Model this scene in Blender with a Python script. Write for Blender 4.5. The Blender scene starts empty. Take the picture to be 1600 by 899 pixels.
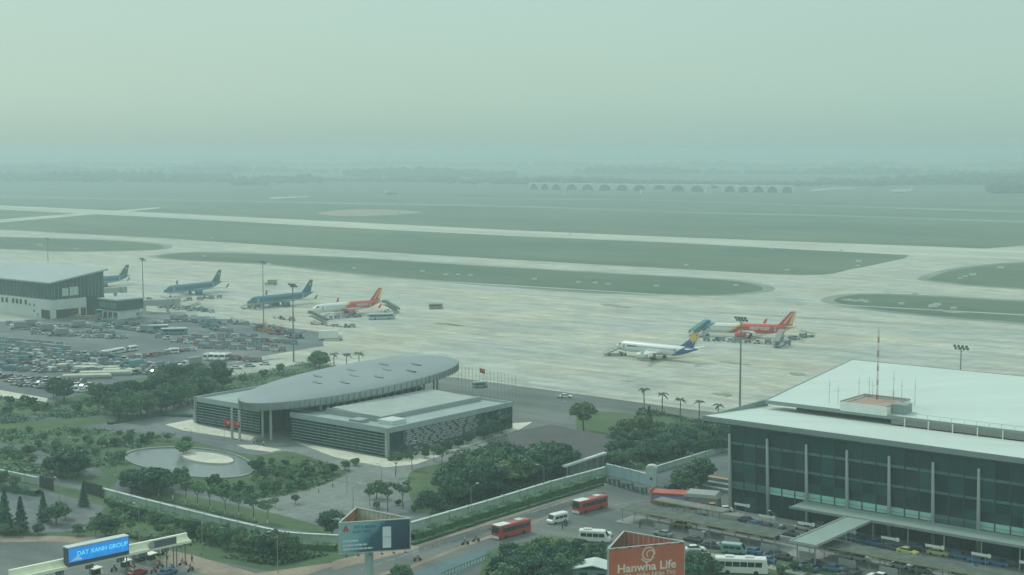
import bpy, bmesh, math, random
import numpy as np
from mathutils import Vector, Matrix
random.seed(7)
R = math.radians
sc = bpy.context.scene
col = sc.collection

# ------------------------------------------------------------------ camera
H = 85.0; F = 2270.0; YH = 235.0
cam = bpy.data.cameras.new('camera'); camo = bpy.data.objects.new('camera', cam); col.objects.link(camo)
PITCH = math.atan((449.5-YH)/F)
camo.location = (0, 0, H); camo.rotation_euler = (math.pi/2-PITCH, 0, 0)
cam.sensor_width = 36; cam.lens = 36*F/1600; cam.clip_start = 1; cam.clip_end = 60000
sc.camera = camo
sc.render.resolution_x = 1024; sc.render.resolution_y = 575
# ------------------------------------------------------------------ light
SUN_AZ, SUN_EL = -42, 48
w = bpy.data.worlds.new('World'); sc.world = w; w.use_nodes = True
nt = w.node_tree; nt.nodes.clear()
out = nt.nodes.new('ShaderNodeOutputWorld')
sky = nt.nodes.new('ShaderNodeTexSky'); sky.sky_type = 'NISHITA'; sky.sun_disc = False
sky.sun_elevation = R(SUN_EL); sky.sun_rotation = R(SUN_AZ % 360); sky.dust_density = 1; sky.air_density = 1.5
b1 = nt.nodes.new('ShaderNodeBackground'); b1.inputs[1].default_value = 0.05
vs = nt.nodes.new('ShaderNodeVectorMath'); vs.operation = 'SCALE'; vs.inputs['Scale'].default_value = .4
nt.links.new(sky.outputs[0], vs.inputs[0]); nt.links.new(vs.outputs[0], b1.inputs[0])
geo = nt.nodes.new('ShaderNodeTexCoord'); sep = nt.nodes.new('ShaderNodeSeparateXYZ')
nt.links.new(geo.outputs['Generated'], sep.inputs[0])
cr = nt.nodes.new('ShaderNodeValToRGB')
nt.links.new(sep.outputs[2], cr.inputs[0])
e = cr.color_ramp.elements
e[0].position = 0.0; e[0].color = (.25, .415, .41, 1)
e[1].position = 1.0; e[1].color = (.55, .76, .72, 1)
for p, c in ((.012, (.262, .45, .425)), (.03, (.282, .48, .45)), (.05, (.30, .49, .45)), (.10, (.335, .505, .465)), (.40, (.50, .64, .57))):
    x = e.new(p); x.color = (*c, 1)
nz = nt.nodes.new('ShaderNodeTexNoise'); nz.inputs['Scale'].default_value = 3.0; nz.inputs['Detail'].default_value = 3
mpn = nt.nodes.new('ShaderNodeMapping'); mpn.inputs['Scale'].default_value = (1, 1, 5)
nt.links.new(geo.outputs['Generated'], mpn.inputs[0]); nt.links.new(mpn.outputs[0], nz.inputs['Vector'])
mr = nt.nodes.new('ShaderNodeMapRange'); mr.inputs[3].default_value = .96; mr.inputs[4].default_value = 1.04
nt.links.new(nz.outputs[0], mr.inputs[0])
mx = nt.nodes.new('ShaderNodeVectorMath'); mx.operation = 'SCALE'
nt.links.new(cr.outputs[0], mx.inputs[0]); nt.links.new(mr.outputs[0], mx.inputs['Scale'])
b2 = nt.nodes.new('ShaderNodeBackground'); b2.inputs[1].default_value = 1.0
nt.links.new(mx.outputs[0], b2.inputs[0])
ad = nt.nodes.new('ShaderNodeAddShader')
nt.links.new(b1.outputs[0], ad.inputs[0]); nt.links.new(b2.outputs[0], ad.inputs[1])
nt.links.new(ad.outputs[0], out.inputs[0])
sl = bpy.data.lights.new('sun', 'SUN'); sl.energy = 1.5; sl.angle = R(10); sl.color = (1, .985, .95)
so = bpy.data.objects.new('sun', sl); col.objects.link(so)
sd = Vector((math.sin(R(SUN_AZ))*math.cos(R(SUN_EL)), math.cos(R(SUN_AZ))*math.cos(R(SUN_EL)), math.sin(R(SUN_EL))))
so.rotation_euler = sd.to_track_quat('Z', 'Y').to_euler(); so.location = sd*200
sc.view_settings.view_transform = 'Standard'; sc.view_settings.look = 'None'
sc.view_settings.exposure = 0; sc.view_settings.gamma = 1
sc.cycles.volume_bounces = 1; sc.cycles.max_bounces = 4; sc.cycles.diffuse_bounces = 2; sc.cycles.glossy_bounces = 2

def at(px, py, z=0.0):
    "world point at height z seen at photograph pixel (px,py)"
    dx = (px-800)/F; dy = (449.5-py)/F
    c, s = math.cos(PITCH), math.sin(PITCH)
    d = Vector((dx, c+dy*s, -s+dy*c))
    t = (z-H)/d.z
    return Vector((d.x*t, d.y*t, z))
UA = -39.0                                   # bearing of the terminal axis
UX = Vector((math.cos(R(39)), -math.sin(R(39)), 0)); VX = Vector((math.sin(R(39)), math.cos(R(39)), 0))

# ------------------------------------------------------------------ materials
def newmat(n):
    m = bpy.data.materials.new(n); m.use_nodes = True
    return m, m.node_tree, m.node_tree.nodes['Principled BSDF']
MC = {}
def mat(n, c, rough=.7, metal=0, var=.12, scale=.8, emit=0, streak=None, bump=0, world=True):
    "plain surface with gentle uneven colour"
    if n in MC: return MC[n]
    m, t, b = newmat(n); L = t.links.new
    b.inputs['Roughness'].default_value = rough; b.inputs['Metallic'].default_value = metal
    tc = t.nodes.new('ShaderNodeNewGeometry' if world else 'ShaderNodeTexCoord')
    mp = t.nodes.new('ShaderNodeMapping'); L(tc.outputs['Position' if world else 'Object'], mp.inputs[0])
    if streak: mp.inputs['Rotation'].default_value = (0, 0, R(streak[0])); mp.inputs['Scale'].default_value = streak[1]
    nz = t.nodes.new('ShaderNodeTexNoise'); nz.inputs['Scale'].default_value = scale; nz.inputs['Detail'].default_value = 5
    nz.inputs['Roughness'].default_value = .65
    L(mp.outputs[0], nz.inputs['Vector'])
    mr = t.nodes.new('ShaderNodeMapRange'); mr.inputs[1].default_value = .25; mr.inputs[2].default_value = .75
    mr.inputs[3].default_value = 1-var; mr.inputs[4].default_value = 1+var
    L(nz.outputs[0], mr.inputs[0])
    v = t.nodes.new('ShaderNodeVectorMath'); v.operation = 'SCALE'; v.inputs[0].default_value = c
    L(mr.outputs[0], v.inputs['Scale']); L(v.outputs[0], b.inputs['Base Color'])
    if emit:
        L(v.outputs[0], b.inputs['Emission Color']); b.inputs['Emission Strength'].default_value = emit
    if bump:
        bp = t.nodes.new('ShaderNodeBump'); bp.inputs['Strength'].default_value = bump; bp.inputs['Distance'].default_value = .1
        L(nz.outputs[0], bp.inputs['Height']); L(bp.outputs[0], b.inputs['Normal'])
    MC[n] = m; return m
def two(n, c1, c2, layers, rough=.9):
    """ground: colour c1 to c2 by a stack of noises; layers = (scale, (sx,sy), angle, weight)"""
    m, t, b = newmat(n); L = t.links.new
    b.inputs['Roughness'].default_value = rough; b.inputs['Specular IOR Level'].default_value = .2
    g = t.nodes.new('ShaderNodeNewGeometry'); acc = None
    for s, (sx, sy), a, wt in layers:
        rt = t.nodes.new('ShaderNodeMapping'); rt.inputs['Rotation'].default_value = (0, 0, R(a)); L(g.outputs['Position'], rt.inputs[0])
        mp = t.nodes.new('ShaderNodeMapping'); mp.inputs['Scale'].default_value = (sx, sy, 1); L(rt.outputs[0], mp.inputs[0])
        nz = t.nodes.new('ShaderNodeTexNoise'); nz.inputs['Scale'].default_value = s; nz.inputs['Detail'].default_value = 6; nz.inputs['Roughness'].default_value = .6
        L(mp.outputs[0], nz.inputs['Vector'])
        q = t.nodes.new('ShaderNodeMath'); q.operation = 'MULTIPLY_ADD'; q.inputs[1].default_value = wt; L(nz.outputs[0], q.inputs[0])
        if acc: L(acc.outputs[0], q.inputs[2])
        else: q.inputs[2].default_value = 0
        acc = q
    tot = sum(l[3] for l in layers)
    mr = t.nodes.new('ShaderNodeMapRange'); mr.inputs[1].default_value = .40*tot; mr.inputs[2].default_value = .60*tot
    L(acc.outputs[0], mr.inputs[0])
    mx = t.nodes.new('ShaderNodeMix'); mx.data_type = 'RGBA'
    mx.inputs[6].default_value = (*c1, 1); mx.inputs[7].default_value = (*c2, 1)
    L(mr.outputs[0], mx.inputs[0]); L(mx.outputs[2], b.inputs['Base Color'])
    MC[n] = m
    m['mixnode'] = mx.name
    return m
def joints(m, size, ang, width, dark):
    "recessed slab joints drawn as a fine dark grid (too far to tell the slabs apart)"
    t = m.node_tree; L = t.links.new; b = t.nodes['Principled BSDF']; mx = t.nodes[m['mixnode']]
    g = t.nodes.new('ShaderNodeNewGeometry')
    rt = t.nodes.new('ShaderNodeMapping'); rt.inputs['Rotation'].default_value = (0, 0, R(ang)); L(g.outputs['Position'], rt.inputs[0])
    br = t.nodes.new('ShaderNodeTexBrick'); br.offset = 0; br.inputs['Scale'].default_value = 1/size
    br.inputs['Brick Width'].default_value = 1; br.inputs['Row Height'].default_value = 1
    br.inputs['Mortar Size'].default_value = width/size; br.inputs['Mortar Smooth'].default_value = .3
    br.inputs['Color1'].default_value = (1, 1, 1, 1); br.inputs['Color2'].default_value = (.9, .9, .9, 1); br.inputs['Mortar'].default_value = (dark,)*3+(1,)
    L(rt.outputs[0], br.inputs['Vector'])
    mu = t.nodes.new('ShaderNodeMix'); mu.data_type = 'RGBA'; mu.blend_type = 'MULTIPLY'; mu.inputs[0].default_value = 1
    L(mx.outputs[2], mu.inputs[6]); L(br.outputs[0], mu.inputs[7]); L(mu.outputs[2], b.inputs['Base Color'])
def tint(m, scale, c1, c2, sx=.3, ang=39):
    "patches of another tone laid over a ground material"
    t = m.node_tree; L = t.links.new; b = t.nodes['Principled BSDF']; src = b.inputs['Base Color'].links[0].from_socket
    g = t.nodes.new('ShaderNodeNewGeometry'); rt = t.nodes.new('ShaderNodeMapping'); rt.inputs['Rotation'].default_value = (0, 0, R(ang)); L(g.outputs['Position'], rt.inputs[0])
    mp = t.nodes.new('ShaderNodeMapping'); mp.inputs['Scale'].default_value = (sx, 1, 1); mp.inputs['Location'].default_value = (31, 7, 0); L(rt.outputs[0], mp.inputs[0])
    nz = t.nodes.new('ShaderNodeTexNoise'); nz.inputs['Scale'].default_value = scale; nz.inputs['Detail'].default_value = 4; L(mp.outputs[0], nz.inputs['Vector'])
    mr = t.nodes.new('ShaderNodeMapRange'); mr.inputs[1].default_value = .4; mr.inputs[2].default_value = .6; L(nz.outputs[0], mr.inputs[0])
    a = t.nodes.new('ShaderNodeMix'); a.data_type = 'RGBA'; a.inputs[6].default_value = (*c1, 1); a.inputs[7].default_value = (*c2, 1); L(mr.outputs[0], a.inputs[0])
    mu = t.nodes.new('ShaderNodeMix'); mu.data_type = 'RGBA'; mu.blend_type = 'MULTIPLY'; mu.inputs[0].default_value = 1; L(src, mu.inputs[6]); L(a.outputs[2], mu.inputs[7]); L(mu.outputs[2], b.inputs['Base Color'])
def leafmat(n, c1, c2, trans=.25):
    m, t, b = newmat(n); L = t.links.new
    g = t.nodes.new('ShaderNodeNewGeometry')
    oi = t.nodes.new('ShaderNodeObjectInfo')
    nz = t.nodes.new('ShaderNodeTexNoise'); nz.inputs['Scale'].default_value = .45; L(g.outputs['Position'], nz.inputs['Vector'])
    a = t.nodes.new('ShaderNodeMath'); a.operation = 'MULTIPLY_ADD'; a.inputs[1].default_value = .5
    L(g.outputs['Random Per Island'], a.inputs[0]); L(nz.outputs[0], a.inputs[2])
    a2 = t.nodes.new('ShaderNodeMath'); a2.operation = 'MULTIPLY_ADD'; a2.inputs[1].default_value = .75
    L(oi.outputs['Random'], a2.inputs[0]); L(a.outputs[0], a2.inputs[2])
    mr = t.nodes.new('ShaderNodeMapRange'); mr.inputs[1].default_value = .45; mr.inputs[2].default_value = 1.5; L(a2.outputs[0], mr.inputs[0])
    mx = t.nodes.new('ShaderNodeMix'); mx.data_type = 'RGBA'; mx.inputs[6].default_value = (*c1, 1); mx.inputs[7].default_value = (*c2, 1)
    L(mr.outputs[0], mx.inputs[0]); L(mx.outputs[2], b.inputs['Base Color'])
    b.inputs['Roughness'].default_value = .6; b.inputs['Specular IOR Level'].default_value = .25
    MC[n] = m; return m
CONC = two('apron concrete', (.38, .41, .36), (.62, .63, .53),
           [(.012, (1, 1), 0, .7), (.05, (.18, 1), 39, 1.0), (.16, (.35, 1), 39, 1.1), (.45, (.6, 1), 0, .8)])
joints(CONC, 7.5, 39, .2, .72); tint(CONC, .022, (.93, .96, 1.0), (1.06, 1.0, .92), .6); tint(CONC, .12, (.84, .85, .86), (1.05, 1.05, 1.04), .35, 36); tint(CONC, .5, (.93, .93, .93), (1.04, 1.04, 1.04), .5, 10)
TAXI = two('taxiway concrete', (.47, .48, .40), (.64, .65, .55), [(.01, (1, 1), 0, 1), (.04, (.1, 1), 37, 1.4), (.3, (.2, 1), 37, .5)])
joints(TAXI, 7.5, 37, .2, .8); tint(TAXI, .03, (.85, .88, .88), (1.04, 1.02, .98), .1, 37)
SHOULDER = two('weathered shoulder asphalt', (.17, .205, .175), (.29, .33, .27), [(.02, (.3, 1), 37, 1), (.2, (.3, 1), 37, .6)])
GRASSF = two('airfield grass', (.055, .108, .070), (.125, .165, .105), [(.004, (1, 1), 0, 1), (.02, (.25, 1), 37, .8), (.2, (1, 1), 0, .5)])
tint(GRASSF, .006, (.86, .92, .92), (1.22, 1.14, 1.05), .4); tint(GRASSF, .05, (.92, .94, .92), (1.08, 1.06, 1.04), .5)
FIELD = two('far fields', (.055, .10, .075), (.15, .20, .15), [(.0006, (1, 2), 10, 1.2), (.003, (.4, 1), 30, 1), (.02, (1, 1), 0, .4)])
LAWN = two('park lawn', (.050, .105, .050), (.115, .165, .078), [(.05, (1, 1), 0, 1), (.25, (1, 1), 0, .8), (1.5, (1, 1), 0, .5)])
ASPH = two('road asphalt', (.115, .135, .128), (.195, .215, .20), [(.03, (1, 1), 0, .7), (.12, (.25, 1), 40, 1), (1.2, (1, 1), 0, .4)])
PARK = two('parking asphalt', (.115, .14, .14), (.20, .225, .225), [(.04, (1, 1), 0, 1), (.4, (.3, 1), 39, .8), (1.5, (1, 1), 0, .4)])
PAVE = two('plaza paving', (.165, .195, .18), (.28, .31, .28), [(.05, (1, 1), 0, 1), (.6, (1, 1), 0, .6), (.2, (.3, 1), 39, .5)])
tint(ASPH, .06, (.82, .84, .86), (1.08, 1.06, 1.02), .3); tint(PARK, .05, (.80, .84, .88), (1.08, 1.05, 1.02), .5); joints(PAVE, 3.0, 39, .12, .8)
PALE = two('pale forecourt paving', (.52, .52, .42), (.72, .70, .58), [(.1, (1, 1), 0, 1), (.8, (1, 1), 0, .7)])
SAND = two('bare sandy soil', (.26, .22, .16), (.40, .34, .26), [(.05, (1, 1), 0, 1), (.6, (1, 1), 0, .7)])
BRICKP = two('reddish pavement', (.24, .19, .15), (.36, .30, .235), [(.1, (1, 1), 0, 1), (1.2, (1, 1), 0, .6)])
ROOFW = mat('white metal roofing', (.58, .67, .61), .5, 0, .10, .12, streak=(51, (.2, 1.5, 1)))
FASC = mat('grey fascia', (.26, .31, .30), .6)
STEEL = mat('grey steel', (.33, .37, .36), .5, .2)
GALV = mat('galvanised steel', (.30, .34, .32), .5, .3)
WHITE = mat('white paint', (.76, .78, .74), .5, 0, .06, .5)
OFFW = mat('off-white wall', (.60, .63, .58), .8, 0, .10, .3)
BLACK = mat('black rubber', (.02, .022, .022), .8)
DARK = mat('dark opening', (.03, .04, .045), .9)
GLASSD = mat('dark tinted glass', (.008, .036, .038), .12, 0, .35, .12)
GLASSM = mat('green tinted glass', (.015, .065, .064), .15, 0, .3, .1)
GLASSE = mat('lighter teal glass', (.018, .078, .078), .15, 0, .3, .2)
SPAN = mat('pale green spandrel glass', (.40, .70, .62), .3, 0, .10, .15)
SPAN2 = mat('dim green spandrel glass', (.10, .20, .19), .3, 0, .25, .15)
FRAMED = mat('dark facade frame', (.04, .06, .06), .5)
CONCR = mat('grey concrete', (.30, .32, .29), .9, 0, .2, .4, bump=.2)
WALLC = mat('pale wall render', (.42, .52, .46), .9, 0, .18, .5)
BARK = mat('tree bark', (.10, .085, .06), .95, 0, .3, 2)
LIME = mat('whitewashed trunk', (.72, .72, .66), .9)
RED = mat('bus red paint', (.50, .055, .045), .35, 0, .05)
ORANGE = mat('orange billboard skin', (.62, .155, .075), .55, 0, .12, .25)
YELLOW = mat('yellow paint', (.62, .38, .06), .5)
TEALP = mat('teal paint', (.045, .17, .20), .45, 0, .1)
BLUEP = mat('blue paint', (.05, .16, .30), .45)
GREYP = mat('grey paint', (.24, .28, .28), .5)
DGREY = mat('charcoal paint', (.05, .06, .065), .5)
SILVER = mat('silver paint', (.42, .45, .44), .4, .3)
BEIGE = mat('beige tarp', (.50, .48, .38), .9)
GREENP = mat('green paint', (.08, .22, .12), .5)
GLASSV = mat('vehicle glass', (.02, .03, .034), .1)
LEAF_D = leafmat('dark leaves', (.020, .080, .054), (.070, .17, .105))
LEAF_M = leafmat('mid green leaves', (.042, .125, .070), (.14, .26, .135))
LEAF_O = leafmat('olive leaves', (.060, .120, .060), (.185, .245, .12))
LEAF_G = leafmat('fresh hedge leaves', (.030, .095, .040), (.085, .185, .075))
LEAF_P = leafmat('palm leaves', (.035, .07, .035), (.08, .13, .06))

# ------------------------------------------------------------------ mesh builder
class MB:
    def __init__(s): s.v = []; s.f = []; s.mi = []; s.m = 0
    def add(s, vs, fs):
        o = len(s.v); s.v += [tuple(p) for p in vs]
        for f in fs: s.f.append([i+o for i in f]); s.mi.append(s.m)
        return s
    def box(s, c, d, rz=0, rx=0, ry=0):
        hx, hy, hz = d[0]/2, d[1]/2, d[2]/2
        P = [Vector((x, y, z)) for z in (-hz, hz) for y in (-hy, hy) for x in (-hx, hx)]
        if rz or rx or ry:
            M = Matrix.Rotation(rz, 3, 'Z') @ Matrix.Rotation(ry, 3, 'Y') @ Matrix.Rotation(rx, 3, 'X'); P = [M @ p for p in P]
        c = Vector(c)
        return s.add([p+c for p in P], [(0, 2, 3, 1), (4, 5, 7, 6), (0, 1, 5, 4), (2, 6, 7, 3), (0, 4, 6, 2), (1, 3, 7, 5)])
    def b2(s, x0, x1, y0, y1, z0, z1): return s.box(((x0+x1)/2, (y0+y1)/2, (z0+z1)/2), (x1-x0, y1-y0, z1-z0))
    def hexa(s, bot, top):
        return s.add(list(bot)+list(top), [(3, 2, 1, 0), (4, 5, 6, 7), (0, 1, 5, 4), (1, 2, 6, 5), (2, 3, 7, 6), (3, 0, 4, 7)])
    def prism(s, poly, z0, z1):
        n = len(poly)
        vs = [(p[0], p[1], z0) for p in poly]+[(p[0], p[1], z1) for p in poly]
        return s.add(vs, [list(range(n))[::-1], list(range(n, 2*n))]+[(i, (i+1) % n, n+(i+1) % n, n+i) for i in range(n)])
    def side(s, prof, y0, y1):
        "profile in x,z extruded over y"
        n = len(prof)
        vs = [(p[0], y0, p[1]) for p in prof]+[(p[0], y1, p[1]) for p in prof]
        return s.add(vs, [list(range(n)), list(range(n, 2*n))[::-1]]+[((i+1) % n, i, n+i, n+(i+1) % n) for i in range(n)])
    def tube(s, a, b, r0, r1=None, n=8, cap=True):
        a, b = Vector(a), Vector(b); r1 = r0 if r1 is None else r1
        d = (b-a).normalized(); u = d.cross(Vector((0, 0, 1)) if abs(d.z) < .95 else Vector((1, 0, 0))).normalized(); w_ = d.cross(u)
        A = [a+(u*math.cos(t)+w_*math.sin(t))*r0 for t in [2*math.pi*i/n for i in range(n)]]
        B = [b+(u*math.cos(t)+w_*math.sin(t))*r1 for t in [2*math.pi*i/n for i in range(n)]]
        fs = [(i, (i+1) % n, n+(i+1) % n, n+i) for i in range(n)]
        if cap: fs += [list(range(n))[::-1], list(range(n, 2*n))]
        return s.add(A+B, fs)
    def loft(s, rings, cap=True):
        n = len(rings[0]); vs = [p for r in rings for p in r]; fs = []
        for k in range(len(rings)-1):
            for i in range(n): fs.append((k*n+i, k*n+(i+1) % n, (k+1)*n+(i+1) % n, (k+1)*n+i))
        if cap: fs += [list(range(n))[::-1], [(len(rings)-1)*n+i for i in range(n)]]
        return s.add(vs, fs)
    def mesh(s, name, mats, bevel=0, smooth=False, seg=1):
        me = bpy.data.meshes.new(name); me.from_pydata(s.v, [], s.f)
        for m in (mats if isinstance(mats, (list, tuple)) else [mats]): me.materials.append(m)
        me.polygons.foreach_set('material_index', s.mi); me.update()
        bm = bmesh.new(); bm.from_mesh(me)
        bmesh.ops.recalc_face_normals(bm, faces=bm.faces)
        if bevel:
            bmesh.ops.bevel(bm, geom=[e_ for e_ in bm.edges if len(e_.link_faces) == 2 and e_.calc_face_angle(0) > .5], offset=bevel, segments=seg, affect='EDGES', clamp_overlap=True)
        bm.to_mesh(me); bm.free()
        if smooth: me.polygons.foreach_set('use_smooth', [True]*len(me.polygons))
        return me
    def build(s, name, mats, parent=None, bevel=0, smooth=False, **k):
        return obj(name, s.mesh(name, mats, bevel, smooth), parent, **k)
def obj(name, me, parent=None, loc=None, rz=None, **k):
    o = bpy.data.objects.new(name, me); col.objects.link(o)
    if parent: o.parent = parent
    if loc is not None: o.location = loc
    if rz is not None: o.rotation_euler = (0, 0, rz)
    for a, b in k.items(): o[a] = b
    return o
def tag(o, label=None, cat=None, group=None, kind=None):
    if label: o['label'] = label
    if cat: o['category'] = cat
    if group: o['group'] = group
    if kind: o['kind'] = kind
    return o
def thing(name, label, cat, loc=(0, 0, 0), rz=0, group=None, scale=None):
    o = bpy.data.objects.new(name, None); col.objects.link(o); o.location = loc; o.rotation_euler = (0, 0, rz)
    if scale: o.scale = scale if isinstance(scale, (tuple, list)) else (scale,)*3
    return tag(o, label, cat, group)
def tree_copy(o, loc, rz=0, label=None, group=None, scale=None):
    r = o.copy(); col.objects.link(r); r.location = loc; r.rotation_euler = (0, 0, rz)
    if scale is not None: r.scale = scale if isinstance(scale, (tuple, list)) else (scale,)*3
    if label: r['label'] = label
    if group: r['group'] = group
    for ch in KIDS.get(o.name) or kids(o):
        c = ch.copy(); col.objects.link(c); c.parent = r
        for g in KIDS.get(ch.name) or kids(ch):
            d = g.copy(); col.objects.link(d); d.parent = c
    return r
KIDS = {}
def kids(o): return list(o.children)
PROTO = {}
def place(key, maker, loc, rz, label, group=None, scale=None):
    "first use keeps the prototype, later uses copy it with its parts"
    if key not in PROTO:
        o = maker(); PROTO[key] = o
        KIDS[o.name] = list(o.children)
        for c in o.children: KIDS[c.name] = list(c.children)
        o.location = loc; o.rotation_euler = (0, 0, rz)
        if scale is not None: o.scale = scale if isinstance(scale, (tuple, list)) else (scale,)*3
        o['label'] = label
        if group: o['group'] = group
        return o
    p = PROTO[key]
    o = tree_copy(p, loc, rz, label, group, scale if scale is not None else (1, 1, 1))
    if not group and 'group' in o: del o['group']
    return o
def text(body, size, parent, loc, rot, m, name='lettering', ext=.01, sx=1, align='CENTER', bold=0):
    c = bpy.data.curves.new('c_'+name, 'FONT'); c.body = body; c.size = size; c.extrude = ext; c.align_x = align; c.align_y = 'CENTER'
    c.offset = bold; c.resolution_u = 3
    c.materials.append(m); tmp = bpy.data.objects.new('tmp', c); col.objects.link(tmp); dg = bpy.context.evaluated_depsgraph_get(); me = bpy.data.meshes.new_from_object(tmp.evaluated_get(dg)); bpy.data.objects.remove(tmp); o = bpy.data.objects.new(name, me); col.objects.link(o); o.parent = parent; o['kind'] = 'stuff'; o.location = loc; o.rotation_euler = rot
    o.scale = (sx, 1, 1); return o
ORD = ['leftmost', 'second from the left', 'third from the left', 'fourth from the left', 'fifth from the left', 'sixth from the left', 'seventh from the left',
       'eighth from the left', 'ninth from the left', 'tenth from the left', 'eleventh from the left', 'twelfth from the left', 'thirteenth from the left',
       'fourteenth from the left', 'fifteenth from the left', 'sixteenth from the left', 'seventeenth from the left', 'eighteenth from the left', 'nineteenth from the left', 'twentieth from the left']
def nthk(i, n, name):
    o_ = nth(i, n)
    return o_.replace(' from', ' '+name+' from', 1) if ' from' in o_ else o_+' '+name
def nth(i, n):
    if i == 0: return 'leftmost'
    if i == n-1: return 'rightmost'
    if i < 11: return ORD[i]
    j = n-1-i
    if j < len(ORD): return ORD[j].replace('left', 'right')
    tens = ['', 'ten', 'twenty', 'thirty', 'forty', 'fifty', 'sixty']; 
    return ORD[i] if i < 20 else '%s-%s from the left' % (tens[(i+1)//10], ['ieth', 'first', 'second', 'third', 'fourth', 'fifth', 'sixth', 'seventh', 'eighth', 'ninth'][(i+1) % 10])

# ------------------------------------------------------------------ ground
ZL = [0.0]
def spline(pts, k=6, closed=True):
    n = len(pts); o = []
    for i in range(n):
        p0, p1, p2, p3 = [Vector(pts[(i+j) % n]) for j in (-1, 0, 1, 2)]
        for q in range(k):
            t = q/k
            o.append(.5*((2*p1)+(p2-p0)*t+(2*p0-5*p1+4*p2-p3)*t*t+(3*p1-p0-3*p2+p3)*t**3))
    return o
def sheet(name, px, m, smooth=False, lift=None, z=None):
    "a ground layer; each lies a little above the one before"
    if z is None:
        ZL[0] += .0015 if lift is None else lift*.22; z = ZL[0]
    pts = [at(p[0], p[1], 0) for p in px]
    if smooth: pts = spline([(p.x, p.y) for p in pts])
    b = MB(); b.add([(p[0], p[1], z) for p in pts], [list(range(len(pts)))])
    o = b.build(name, m, kind='structure'); return o
def wsheet(name, pts, m, lift=None):
    ZL[0] += .0015 if lift is None else lift*.22
    b = MB(); b.add([(p[0], p[1], ZL[0]) for p in pts], [list(range(len(pts)))]); return b.build(name, m, kind='structure')
def band(name, px, wid, m, off=0, z=None, lift=None):
    "strip of constant width (metres) along a pixel path"
    if z is None:
        ZL[0] += .0015 if lift is None else lift*.22; z = ZL[0]
    P = [at(p[0], p[1], 0) for p in px]; Lf = []; Rt = []
    for i, p in enumerate(P):
        d = (P[min(i+1, len(P)-1)]-P[max(i-1, 0)]).normalized(); n = Vector((-d.y, d.x, 0))
        Lf.append(p+n*(off+wid/2)); Rt.append(p+n*(off-wid/2))
    b = MB(); n = len(P)
    b.add([(p.x, p.y, z) for p in Lf+Rt], [(i, i+1, n+i+1, n+i) for i in range(n-1)])
    return b.build(name, m, kind='structure')
g = MB(); g.add([(-14000, -400, 0), (14000, -400, 0), (14000, 14500, 0), (-14000, 14500, 0)], [(0, 1, 2, 3)])
g.build('ground', FIELD, kind='structure')
# airfield grass between the runways and the apron
sheet('airfield_grass', [(-700, 318), (100, 318), (700, 310), (1700, 322), (2600, 350), (2600, 560), (-700, 560)], GRASSF, lift=.02)
# all pavement between the first grass strip and the terminals
sheet('apron', [(-500, 352), (0, 359), (260, 373), (540, 391), (800, 406), (1100, 423), (1240, 429), (1330, 420), (1385, 408), (1420, 398),
                (1600, 384), (2600, 400), (2600, 640), (1140, 660), (900, 760), (0, 700), (-500, 640)], CONC, lift=.02)
LTX = [(-800, 300), (-200, 312), (250, 332.5), (540, 347), (800, 360), (1060, 371), (1400, 383.5), (1700, 395), (2400, 425)]
LTX2 = [(-800, 306), (-200, 318), (250, 340), (540, 356), (800, 369), (1060, 380), (1400, 398), (1700, 409), (2400, 445)]
sheet('taxiway', LTX+LTX2[::-1], TAXI, lift=.02)
sheet('taxiway', [(-300, 362), (0, 343), (130, 333), (248, 324), (252, 325.5), (150, 335), (0, 348), (-300, 372)], TAXI, lift=.02)
sheet('runway', [(-300, 300), (540, 317), (800, 321), (1060, 331), (1300, 336), (1600, 345.5), (2400, 372), (2400, 378), (1600, 348), (1300, 338), (1060, 333), (800, 323.5), (540, 319), (-300, 303)], SHOULDER, lift=.02)
sheet('runway', [(600, 308), (1000, 312), (1600, 330), (2400, 352), (2400, 356), (1600, 332.5), (1000, 313.5), (600, 309)], SHOULDER, lift=.02)
sheet('sandy_clearing', [(497, 333), (540, 328), (600, 327.5), (660, 332), (610, 336), (560, 338), (515, 337)], SAND, True, lift=.02)
sheet('taxiway', [(420, 308.5), (482, 306.5), (484, 308), (424, 311)], TAXI, lift=.02)
sheet('taxiway', [(1265, 297), (1300, 293.5), (1335, 293.5), (1335, 295), (1300, 295.5), (1270, 299)], TAXI, lift=.02)
# asphalt shoulders that ring the grass islands, then the grass itself
ISL = [
 [(-500, 348), (0, 349), (130, 338), (250, 341), (540, 357), (1060, 381), (1380, 397), (1416, 402), (1380, 411), (1330, 421), (1270, 430), (1100, 423), (800, 405), (540, 391), (260, 373), (0, 358.5)],
 [(246, 401), (300, 395), (420, 398), (560, 404), (700, 413), (900, 425), (1060, 433.5), (1150, 440), (1190, 449), (1180, 456), (1120, 461), (1000, 459), (900, 455), (700, 440), (560, 428), (420, 413), (300, 407)],
 [(-400, 362), (0, 371), (150, 375), (230, 380), (256, 386), (228, 391), (100, 393), (0, 389), (-400, 378)],
 [(1452, 436), (1500, 421), (1600, 411), (1900, 400), (2500, 420), (2500, 500), (1700, 456), (1540, 447), (1480, 441)],
 [(1303, 469), (1340, 461), (1420, 462), (1600, 472), (2000, 500), (2300, 560), (1800, 530), (1600, 505), (1500, 497), (1400, 487), (1330, 478)]]
def grow(px, d):
    P = [at(p[0], p[1], 0) for p in px]; n = len(P); o = []
    for i in range(n):
        dd = (P[(i+1) % n]-P[i-1]).normalized(); o.append(P[i]+Vector((-dd.y, dd.x, 0))*d)
    return o
for k, isl in enumerate(ISL[1:]):
    wsheet('shoulder', spline([(p.x, p.y) for p in grow(isl, 7.5)]), SHOULDER, lift=.012)
for isl in ISL: sheet('grass_island', isl, GRASSF, len(isl) > 0, lift=.012)
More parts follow.
